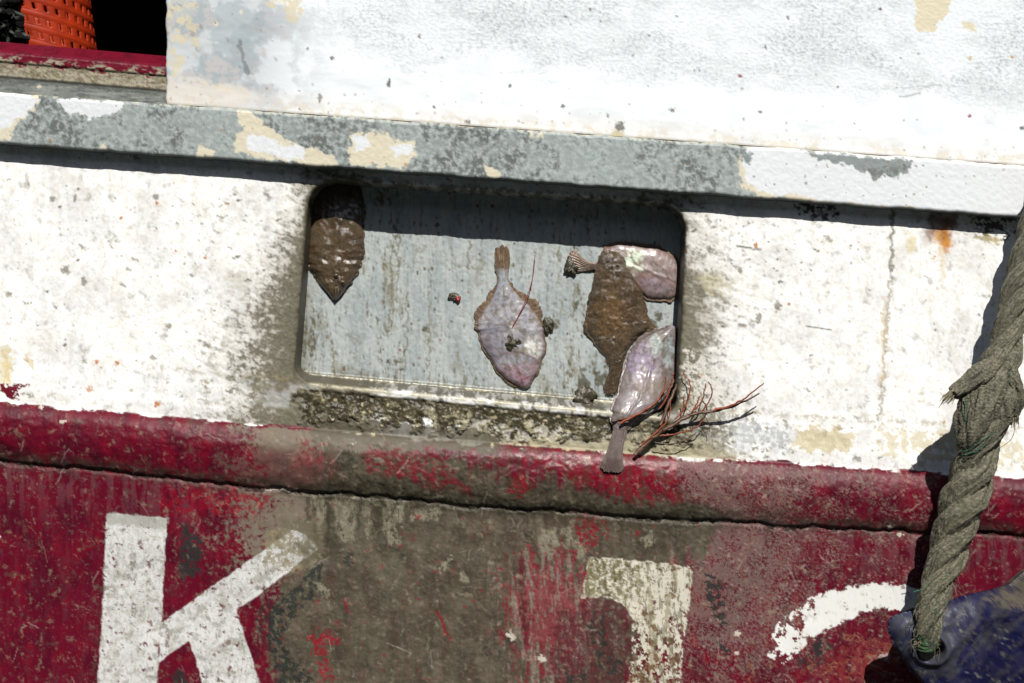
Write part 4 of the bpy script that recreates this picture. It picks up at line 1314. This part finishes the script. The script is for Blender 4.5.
fish('plaice', 'lilac-grey flatfish sliding over the port sill with its tail hanging down on the red strake', Lb, Rb, FLp, FRp, 3,
     [.0225, .021, .016, .010, .006, .001, -.012, -.028, -.037, -.040, -.041, -.042],
     [.003, .003, .004, .006, .010, .013, .014, .014, .014, .013, .010, .004], sh,
     fin_shade=layered(C(128, 116, 112), [('n', 4, 14, 3, .4, .8, C(104, 90, 84), .6), ('g', 608, 468, 20, 11, C(92, 74, 70), .8)], .3, .5, 73), seed=71, lump=.13, fine=.03)


def eye(root, x, y, h, rad, seed):
    n, m_ = 12, 18
    PH, A = np.meshgrid(np.linspace(0, math.pi, n), np.linspace(0, 2 * math.pi, m_, endpoint=False), indexing='ij')
    cx, cy, cz = P(x, y, h, h)
    co = np.stack([cx + rad * np.sin(PH) * np.cos(A), cy - rad * .8 * np.cos(PH), cz + rad * np.sin(PH) * np.sin(A)], -1)
    pc_ = np.zeros(PH.shape + (3,)) + C(84, 72, 54)
    pc_[PH < .55] = (.004, .004, .005)
    mesh_from('eye', co, gridfaces(n, m_, None, True), M_fish, root, pc_, np.stack([np.full(PH.shape, .12), PH * 0, PH * 0], -1))


for o in list(COL.objects):
    if o.get('category') == 'fish' and 'slimy' in o['label']:
        eye(o, 343, 283, HP + .0105, .0042, 1)
        eye(o, 336, 276, HP + .0118, .0040, 2)
    if o.get('category') == 'fish' and 'ochre' in o['label']:
        eye(o, 609, 261, HP + .0195, .0042, 3)
        eye(o, 617, 266, HP + .0200, .0040, 4)


# ------------------------------------------------------------------ mud clumps
def blob(name, label, x, y, h, rx, ry, rh, seed, mat=M_mud, cat='mud', group='clumps of wet mud at the port'):
    n, m_ = 14, 28
    ph = np.linspace(0, math.pi, n)
    a = np.linspace(0, 2 * math.pi, m_, endpoint=False)
    PH, A = np.meshgrid(ph, a, indexing='ij')
    dx, dy, dz = np.sin(PH) * np.cos(A), np.sin(PH) * np.sin(A), np.cos(PH)
    k = 1 + .9 * (fbm(dx * 2 + dz, dy * 2 + dz * .7, 1.2, None, 3, seed) - .5)
    Ux = x + dx * rx * k
    Vx = y + dy * ry * k
    hh = h + dz * rh * k * .9 + rh * .3
    X_, Y_, Z_ = P(Ux, Vx, hh, h)
    o = mesh_from(name, np.stack([X_, Y_, Z_], -1), gridfaces(n, m_, None, True), mat)
    tag(o, label, cat, group)
    return o


blob('mud_clump', 'small mud clump on the belly of the middle fish', 513, 343, HP + .013, 6, 7, .004, 1)
o = blob('mud_clump', 'mud clump on the panel touching the right edge of the middle fish', 548, 325, HP + .001, 5, 7, .004, 2)
blob('mud_clump', 'tiny mud clump with a red fleck between left brown fish and middle fish', 454, 297, HP, 5, 4.5, .003, 3)
blob('mud_clump', 'largest mud clump, dripping over the sill left of the hanging tail', 584, 399, HP + .018, 10, 10, .006, 4)
blob('mud_clump', 'mud clump at the base of the white fish tail', 571, 268, HP + .002, 6, 7, .004, 5)
redm_ = plain('red_fleck', C(165, 40, 50), .4, 200, .2, .2)
blob('red_fleck', 'tiny red fleck beside a mud clump on the panel', 458, 299, HP + .003, 2.2, 2.6, .002, 6, redm_, 'debris', 'red debris')


# ------------------------------------------------------------------ thread and twigs
def strand(pts, r0, r1, n=24, nseg=6, wob=0.0, seed=0):
    """pts: (u, v, h)"""
    s_ = spline(pts, n)
    if wob:
        s_[:, 0] += (fbm(np.arange(n) * 1.0, np.zeros(n), 6, None, 3, seed) - .5) * wob
        s_[:, 1] += (fbm(np.arange(n) * 1.0, np.zeros(n) + 5, 6, None, 3, seed + 2) - .5) * wob
    x, y, z = P(s_[:, 0], s_[:, 1], s_[:, 2], s_[:, 2])
    return tube(np.stack([x, y, z], -1), np.linspace(r0, r1, n), nseg)


M_thread = plain('red_thread', C(150, 40, 50), .4, 200, .2, .1)
c, f = strand([(511, 330, HP + .015), (519, 315, HP + .014), (527, 297, HP + .014), (533, 276, HP + .010), (535, 255, HP + .006)], .0008, .0005)
tag(mesh_from('weed_thread', c, f, M_thread), 'thin red thread rising from the mud on the middle fish', 'seaweed')

M_twd = plain('dark_twig', C(96, 68, 50), .45, 150, .4, .5)
M_twr = plain('rust_red_twig', C(150, 74, 48), .35, 150, .35, .3)
tw = thing('seaweed_sprig', 'wiry red-brown branching seaweed sprig caught on the lower right corner of the port', 'seaweed', P(665, 440, .0))
hb = .012
st = [strand([(635, 455, .022), (647, 442, .018), (665, 429, hb), (679, 420, hb + .004), (702, 412, hb + .006), (716, 411, hb + .008), (739, 404, hb + .012), (760, 393, hb + .016)], .0030, .0011, 60, 8, 1.6, 1),
      strand([(640, 450, .02), (655, 436, .018), (670, 427, .02), (690, 416, .018), (708, 411, .02)], .0036, .0020, 60, 8, 2, 2),
      strand([(612, 421, .016), (631, 417, .018), (650, 407, .014), (664, 393, .006), (674, 380, .0)], .0018, .0018, 50, 6, 1.5, 3),
      strand([(655, 442, .02), (678, 443, .022), (697, 432, .024)], .0009, .0007, 20, 6, 2, 4),
      strand([(700, 412, .02), (708, 420, .02), (709, 431, .02)], .0007, .0005, 16, 6, 2, 6),
      strand([(660, 425, .014), (668, 405, .008), (676, 385, .0)], .0026, .0020, 24, 7, 2, 7)]
c, f = join(st)
mesh_from('stem', c, f, M_twd, tw)
reds = [[(714, 410, .022), (730, 406, .026), (745, 398, .030), (764, 382.5, .034)], [(675, 420, .02), (686, 405, .016), (690, 385, .014), (683, 373, .010)],
        [(660, 408, .016), (668, 395, .014), (672, 380, .012), (674, 372, .01)], [(620, 423, .022), (640, 413, .022), (655, 403, .020), (664, 390, .016), (666, 376, .014)],
        [(660, 436, .018), (680, 433, .022), (695, 428, .026), (704, 418, .026)], [(692, 413, .02), (702, 400, .024), (706, 384, .028)], [(703, 411, .02), (712, 394, .026), (709, 382, .028)],
        [(640, 446, .022), (652, 436, .022), (668, 420, .020), (671, 400, .016)], [(681, 415, .018), (684, 405, .018), (683, 396, .018)], [(690, 416, .018), (697, 403, .02), (700, 396, .022)]]
c, f = join([strand(p, .0021 if i in (0, 3) else .0013, .0008, 40, 6, 1.2, 20 + i) for i, p in enumerate(reds)])
mesh_from('side_shoots', c, f, M_twr, tw)

# ------------------------------------------------------------------ rope
rope = thing('mooring_rope', 'thick grey-green twisted rope with a knotted frayed splice, running down to the blue fender', 'rope', P(985, 400, .08))
M_rope = painted('old_rope', .4, 700, 500, .0016, spec=.25)
cl = np.array([(1120, 20, .050, 15), (1084, 100, .058, 15), (1058, 160, .066, 15), (1035, 228, .074, 15), (1015, 304, .080, 14.5), (1007, 342, .082, 14.5), (998, 372, .084, 18), (990, 400, .086, 22),
               (983, 425, .086, 21.5), (976, 452, .086, 18.5), (974, 470, .086, 19.5), (963, 503, .088, 20), (950, 545, .092, 17.5), (937, 586, .104, 14.5), (930, 612, .112, 13), (927, 634, .112, 11.5), (925, 650, .098, 10), (925, 658, .070, 9.5), (925, 664, .045, 9)], float)
n = 620
cs_ = spline(cl, n)
x, y, z = P(cs_[:, 0], cs_[:, 1], cs_[:, 2], cs_[:, 2])
ctr = np.stack([x, y, z], -1)
dl_ = np.linalg.norm(np.diff(ctr, axis=0), axis=1)
arc_ = np.concatenate([[0], np.cumsum(dl_)])
tg = np.gradient(ctr, axis=0)
tg /= np.linalg.norm(tg, axis=1)[:, None]
nx = np.cross(tg, [0, 1, 0])
nx /= np.linalg.norm(nx, axis=1)[:, None]
ny = np.cross(tg, nx)
Rr = cs_[:, 3] * S
parts, cols = [], []
olive = C(116, 113, 96)


def rope_col(co, seed, green=None):
    s1 = fbm(co[:, 0] / S + 500, -co[:, 2] / S + co[:, 1] / S, 14, None, 4, seed, .65)
    s2 = fbm(co[:, 0] / S + co[:, 1] * 400, -co[:, 2] / S, 3.0, None, 3, seed + 1, .7)
    col = np.zeros((len(co), 3)) + olive
    m_ = ss(s1, .4, .85)[:, None] * .6
    col = col * (1 - m_) + C(104, 98, 80) * m_
    m_ = ss(s2, .55, .85)[:, None] * .5
    col = col * (1 - m_) + C(148, 145, 126) * m_
    m_ = ss(s2, .75, .25)[:, None] * 0
    vv = 341.5 - co[:, 2] / S
    gz = (ss(vv, 560, 625) * .55 + .06) * ss(s1, .45, .75)
    gz = gz[:, None]
    col = col * (1 - gz) + C(58, 106, 82) * gz
    lo = (ss(vv, 430, 520) * .35)[:, None]
    col = col * (1 - lo) + C(88, 84, 62) * lo
    return col


def add_part(co, f, seed, aa=None, ll=None):
    parts.append((co.reshape(-1, 3), f))
    c_ = rope_col(co.reshape(-1, 3), seed)
    st_ = ss(fbm(aa * 26, ll * 600, 3.2, 22, 4, seed + 9, .7), .5, .85).reshape(-1, 1)
    c_ = c_ * (1 - st_ * .45)
    st_ = ss(fbm(aa * 26, ll * 600, 2.2, 16, 3, seed + 19, .7), .6, .9).reshape(-1, 1)
    c_ = c_ * (1 - st_ * .5) + C(176, 170, 148) * st_ * .5
    cols.append(c_)


pitch = .155
for k3 in range(3):
    phase = arc_ / pitch * 2 * math.pi + k3 * 2 * math.pi / 3 + 2.2
    off = Rr * .44
    pc = ctr + nx * (np.cos(phase) * off)[:, None] + ny * (np.sin(phase) * off * .9)[:, None]
    m_ = 56
    a = np.linspace(0, 2 * math.pi, m_, endpoint=False)
    t2 = np.gradient(pc, axis=0)
    t2 /= np.linalg.norm(t2, axis=1)[:, None]
    e1 = np.cross(t2, [0, 1, 0])
    e1 /= np.linalg.norm(e1, axis=1)[:, None]
    e2 = np.cross(t2, e1)
    AA = a[None] + 0 * arc_[:, None]
    yarn = AA * 7 - (arc_[:, None] / .05) * 2 * math.pi
    rr_ = Rr[:, None] * .64 * (1 + .055 * np.cos(yarn) + .12 * (fbm(AA * 24, arc_[:, None] * 500, 5, 16, 4, 801 + k3, .7) - .5) + .22 * (fbm(AA * 6, arc_[:, None] * 900, 6, 44, 3, 811 + k3) - .5))
    co = pc[:, None] + rr_[..., None] * (np.cos(AA)[..., None] * e1[:, None] + np.sin(AA)[..., None] * e2[:, None])
    add_part(co, gridfaces(n, m_, None, True), 820 + k3, AA - arc_[:, None] * 18, arc_[:, None] + 0 * AA)
c, f = join(parts)
col_ = np.concatenate(cols)
mesh_from('twisted_strands', c, f, M_rope, rope, col_, np.stack([np.full(len(c), .85), np.full(len(c), 1.0), np.zeros(len(c))], -1))


knc = []


def yarn_tube(pts, r, seed, n=170, m_=64, ridges=6, ends=True):
    s_ = spline(pts, n)
    x, y, z = P(s_[:, 0], s_[:, 1], s_[:, 2], s_[:, 2])
    pc = np.stack([x, y, z], -1)
    tt = np.linspace(0, 1, n)
    rr0 = np.interp(tt, np.linspace(0, 1, len(r)), r) * S
    if ends:
        rr0 = rr0 * np.clip(np.sqrt(np.clip(tt / .03, 0, 1)), .1, 1) * np.clip(np.sqrt(np.clip((1 - tt) / .04, 0, 1)), .1, 1)
    a = np.linspace(0, 2 * math.pi, m_, endpoint=False)
    t2 = np.gradient(pc, axis=0)
    t2 /= np.linalg.norm(t2, axis=1)[:, None]
    e1 = np.cross(t2, [0.1, 1, 0.05])
    e1 /= np.linalg.norm(e1, axis=1)[:, None]
    e2 = np.cross(t2, e1)
    AA = a[None] + 0 * tt[:, None]
    rr_ = rr0[:, None] * (1 + .07 * np.cos(AA * ridges + tt[:, None] * 9) + .30 * (fbm(AA * 3, tt[:, None] * 10 + seed, 2.5, 6, 3, seed) - .5) + .20 * (fbm(AA * 22 + tt[:, None] * 60, tt[:, None] * 260, 5.5, 110, 3, seed + 3, .6) - .5))
    s1_ = ss(fbm(AA * 26 + tt[:, None] * 70, tt[:, None] * 260, 3.0, 26, 4, seed + 9, .7), .5, .85).ravel()
    s2_ = ss(fbm(AA * 26 + tt[:, None] * 70, tt[:, None] * 260, 2.2, 16, 3, seed + 19, .7), .6, .9).ravel()
    knc.append((s1_, s2_))
    co = pc[:, None] + rr_[..., None] * (np.cos(AA)[..., None] * e1[:, None] + np.sin(AA)[..., None] * e2[:, None])
    return co.reshape(-1, 3), gridfaces(n, m_, None, True)


kn = [yarn_tube([(1008, 352, .095), (996, 366, .108), (980, 376, .112), (966, 385, .110), (952, 394, .112)], [10, 11, 10, 8.5, 5.5], 1),
      yarn_tube([(1004, 358, .10), (1011, 378, .108), (1016, 398, .108), (1014, 416, .104)], [7, 8.5, 8, 4], 2),
      yarn_tube([(1000, 362, .10), (992, 388, .112), (982, 410, .114), (972, 434, .108), (966, 446, .10)], [10, 13, 14, 12, 8], 3),
      yarn_tube([(1008, 372, .098), (1006, 398, .106), (1000, 418, .106), (986, 440, .100)], [8, 11, 11, 8], 4),
      yarn_tube([(980, 378, .10), (972, 398, .106), (966, 420, .104), (963, 440, .098)], [8, 10, 10, 7], 5),
      yarn_tube([(1000, 405, .108), (990, 428, .112), (974, 446, .108), (962, 452, .10)], [5, 7, 7, 5], 6)]
c, f = join(kn)
s1_ = np.concatenate([k_[0] for k_ in knc])[:, None]
s2_ = np.concatenate([k_[1] for k_ in knc])[:, None]
kc = rope_col(c, 850) * (1 - s1_ * .55)
kc = kc * (1 - s2_ * .5) + C(176, 170, 148) * s2_ * .5
mesh_from('splice_knot', c, f, M_rope, rope, kc, np.stack([np.full(len(c), .85), np.full(len(c), 1.0), np.zeros(len(c))], -1))
M_green = plain('green_yarn', C(48, 104, 78), .6, 200, .4, .4)
gs = [[(961, 452, .112), (972, 448, .122), (986, 438, .124), (1000, 428, .116)], [(962, 456, .11), (974, 452, .12), (988, 443, .122)], [(1004, 356, .115), (1008, 372, .120), (1007, 388, .122)],
      [(966, 398, .12), (964, 412, .118), (967, 424, .118)], [(914, 592, .12), (922, 590, .122), (930, 582, .118)], [(918, 640, .125), (926, 630, .126), (937, 634, .12)]]
for i, p in enumerate(gs):
    c, f = strand(p, .0008, .0006, 24, 5, 2, 40 + i)
    mesh_from('green_yarn', c, f, M_green, rope)
# loose hairs standing off the rope
hs = []
for i in range(620):
    j = rnd.randrange(100, n - 40)
    side = rnd.choice([-1, 1])
    r_ = cs_[j, 3]
    u0, v0, h0 = cs_[j, 0] + side * r_ * rnd.uniform(.2, .95), cs_[j, 1], cs_[j, 2] + (r_ * S) * rnd.uniform(.2, .9)
    l = rnd.uniform(2, 11)
    hs.append(strand([(u0, v0, h0), (u0 + side * l * .4 + rnd.uniform(-2, 2), v0 + rnd.uniform(-2, 6), h0 + .004), (u0 + side * l * rnd.uniform(.2, .8), v0 + l * rnd.uniform(-.6, 1.2), h0 + rnd.uniform(-.002, .008))], .00036, .00020, 6, 3))
for (bx0, by0, dx0, dy0, hh0) in ((955, 392, -10, 8, .112), (1014, 410, 1, 13, .104)):
    for i in range(46):
        ox, oy = rnd.uniform(-4, 4), rnd.uniform(-4, 4)
        k_ = rnd.uniform(.5, 1.25)
        hs.append(strand([(bx0 + ox, by0 + oy, hh0 + rnd.uniform(-.006, .006)), (bx0 + ox + dx0 * .5 * k_, by0 + oy + dy0 * .5 * k_, hh0 + rnd.uniform(-.006, .006)),
                          (bx0 + ox * 1.2 + dx0 * k_, by0 + oy * 1.2 + dy0 * k_ + rnd.uniform(-2, 3), hh0 + rnd.uniform(-.010, .008))], rnd.uniform(.0006, .0012), .0004, 8, 5))
hs.append(strand([(1006, 412, .10), (1014, 425, .11), (1012, 438, .11), (1003, 446, .10), (998, 448, .10)], .0006, .0004, 24, 4))
c, f = join(hs)
mesh_from('frayed_fibres', c, f, plain('rope_fibre', C(150, 142, 118), .8, 200, .3), rope)['kind'] = 'stuff'

# ------------------------------------------------------------------ blue fender with eye
gu = np.arange(880, 1290, 1.6)
gv = np.arange(540, 1010, 1.6)
GU, GV = np.meshgrid(gu, gv)
outl = [(887, 630), (889, 619), (896, 614), (916, 609), (942, 602.5), (966, 595), (992, 589), (1008, 585), (1024, 571), (1060, 552), (1120, 560), (1190, 610), (1250, 700), (1262, 800), (1225, 900),
        (1150, 960), (1070, 950), (1010, 890), (970, 800), (935, 712), (922, 684), (905, 664), (894, 646)]
sdb = polysdf(GU, GV, outl)
eye_c = (926, 646)
sde = 10.5 - np.hypot(GU - eye_c[0], (GV - eye_c[1]))
d = -sdb
Rb_ = 105.
Tt = np.sqrt(np.clip(1 - (1 - np.clip(d / Rb_, 0, 1)) ** 2, 0, 1)) * Rb_ * S * .80
lug = ss(np.hypot(GU - 905, GV - 640), 60, 130)
Tt = Tt * (.28 + .72 * lug)
for _ in range(14):
    Tt = (Tt + np.roll(Tt, 1, 0) + np.roll(Tt, -1, 0) + np.roll(Tt, 1, 1) + np.roll(Tt, -1, 1)) / 5
re = np.hypot(GU - eye_c[0], GV - eye_c[1])
Tt = Tt * ss(re, 9.8, 13) + .006 * np.exp(-((re - 15) / 3.2) ** 2)
Tt = Tt * ss(d, -0.5, 3.0) ** .6
Tt += (.004 * (fbm(GU, GV, 40, None, 3, 881) - .5) + .0012 * (fbm(GU, GV, 9, None, 3, 882) - .5)) * ss(d, 1, 12)
# seam ridge running along the body
rd = segdist(GU, GV, [(936, 662), (950, 640), (975, 617), (1010, 600), (1040, 590)])
Tt += .0035 * np.exp(-(rd / 5.) ** 2) - .005 * np.exp(-((rd - 14) / 8.) ** 2) * .4
sdall = np.maximum(sdb, sde)
# snap the outline
e_ = 1.0
def sda(u, v): return np.maximum(polysdf(u, v, outl), 10.5 - np.hypot(u - eye_c[0], v - eye_c[1]))
gx = (sda(GU + e_, GV) - sda(GU - e_, GV)) / 2
gy = (sda(GU, GV + e_) - sda(GU, GV - e_)) / 2
sn = (sdall > -1.0) & (sdall < 2.6)
GU2 = np.where(sn, GU - gx * sdall, GU)
GV2 = np.where(sn, GV - gy * sdall, GV)
Tt = np.where(sdall > -1.0, 0.0008, np.maximum(Tt, .0008))
out_ = sdall >= 2.6
kp = ~(out_[:-1, :-1] | out_[1:, :-1] | out_[1:, 1:] | out_[:-1, 1:])
cen = .088 - .02 * ss(np.hypot(GU - 905, GV - 640), 60, 300)
n1 = fbm(GU, GV, 26, None, 5, 891, .65)
n2 = fbm(GU, GV, 5, None, 4, 892, .75)
n3 = fbm(GU + GV * .8, GV - GU * .5, 8, 40, 4, 893, .7)
bc = np.zeros(GU.shape + (3,)) + np.array([.006, .006, .034])
def mx3(A, m_, c): return A * (1 - m_[..., None]) + np.asarray(c) * m_[..., None]
bc = mx3(bc, ss(GU + GV, 1660, 1760) * .8, np.array([.004, .007, .085]))  # brighter blue towards lower right, the lit side painted in
bc = mx3(bc, ss(n1, .45, .8) * .6, np.array([.02, .02, .05]))
nl = 1 - ss(np.hypot(GU - 905, GV - 635), 30, 60)
bc = mx3(bc, nl * .6, C(62, 68, 92))
bc = mx3(bc, ss(.34 + .25 * nl + .22 * np.exp(-(rd / 16.) ** 2) - (n3 * .6 + n2 * .4), -.2, .25) * .55, C(82, 80, 74))
bc = mx3(bc, ss(.12 - (n2 * .7 + n1 * .3), -.06, .08) * .5, C(150, 148, 140))
bc = mx3(bc, ss(polysdf(GU, GV, [(985, 598), (1008, 584), (1024, 570), (1060, 560), (1060, 600), (1020, 605)]) * -1 + (n2 - .5) * 16, -4, 6) * .7, C(112, 104, 84))
M_fender = painted('blue_pvc', .3, 700, 500, .0008, spec=.15)
parts = []
ax_ = np.stack([np.clip(.36 + .3 * (n2 - .3), .2, .8), np.full(GU.shape, .5), GU * 0], -1)
for sg in (1, -1):
    hh = cen + sg * Tt
    x, y, z = P(GU2, GV2, hh, cen)
    f = gridfaces(GU.shape[0], GU.shape[1], kp)
    if sg < 0:
        f = f[:, ::-1]
    parts.append((np.stack([x, y, z], -1).reshape(-1, 3), f))
c, f = join(parts)
used = np.unique(f)
rm = np.full(len(c), -1, np.int32)
rm[used] = np.arange(len(used))
cc2 = np.concatenate([bc.reshape(-1, 3)] * 2)[used]
aa2 = np.concatenate([ax_.reshape(-1, 3)] * 2)[used]
fen = thing('boat_fender', 'dirty dark blue inflatable fender hung by the rope through its eye', 'fender', P(1080, 950, .08, .08))
fb = mesh_from('fender_body', c[used], rm[f], M_fender, fen, cc2, aa2)
a = np.linspace(0, 2 * math.pi, 41)
x, y, z = P(eye_c[0] + 13 * np.cos(a), eye_c[1] + 13 * np.sin(a), np.full(41, .092), .09)
c, f = tube(np.stack([x, y, z], -1), .0045, 10)
mesh_from('eye_ring', c, f, plain('dark_blue_ring', (.02, .022, .07), .4, 100, .4, .3), fen)
# lashing yarn wrapped at the rope's lower end inside the eye
c, f = join([yarn_tube([(915, 634 + i * 4, .100), (926, 640 + i * 4, .116), (938, 634 + i * 4, .100)], [4, 4.5, 4], 60 + i) for i in range(3)])
mesh_from('whipping', c, f, M_rope, rope, np.concatenate([rope_col(c, 870)]) * np.array([.55, .95, .7]), np.stack([np.full(len(c), .85), np.full(len(c), 1.0), np.zeros(len(c))], -1))

# ------------------------------------------------------------------ water
mw = bpy.data.materials.new('sea_water')
mw.use_nodes = True
N, L = mw.node_tree.nodes, mw.node_tree.links
bs = N['Principled BSDF']
bs.inputs['Base Color'].default_value = (.01, .025, .025, 1)
bs.inputs['Roughness'].default_value = .08
nz = N.new('ShaderNodeTexNoise')
nz.inputs['Scale'].default_value = 3
nz.inputs['Detail'].default_value = 5
tc = N.new('ShaderNodeTexCoord')
L.new(tc.outputs['Object'], nz.inputs['Vector'])
bp = N.new('ShaderNodeBump')
bp.inputs['Distance'].default_value = .1
bp.inputs['Strength'].default_value = .5
L.new(nz.outputs['Fac'], bp.inputs['Height'])
L.new(bp.outputs[0], bs.inputs['Normal'])
wz = Z(1290)
w_ = mesh_from('water', [(-1500, -1500, wz), (1500, -1500, wz), (1500, 1500, wz), (-1500, 1500, wz)], [[0, 1, 2, 3]], mw, None, smooth=False, loc=(0, 0, 0))
w_['kind'] = 'structure'

# ------------------------------------------------------------------ unseen slab and wall added behind the camera to block sky light
mq = plain('dark_blocker', (.025, .024, .022), .8, 2, .3, .5, .02)
bxs = [(-30, 30, -9, -2.6, wz - 1, -1.25), (-30, 30, -9.5, -9, wz - 1, 4.2)]
co, fs = [], []
for (x0, x1, y0, y1, z0, z1) in bxs:
    b0 = len(co)
    co += [(x0, y0, z0), (x1, y0, z0), (x1, y1, z0), (x0, y1, z0), (x0, y0, z1), (x1, y0, z1), (x1, y1, z1), (x0, y1, z1)]
    fs += [[b0 + i for i in f] for f in [(0, 3, 2, 1), (4, 5, 6, 7), (0, 1, 5, 4), (1, 2, 6, 5), (2, 3, 7, 6), (3, 0, 4, 7)]]
qy = mesh_from('sky_blocker', co, fs, mq, None, smooth=False, loc=(0, 0, 0))
qy['kind'] = 'structure'
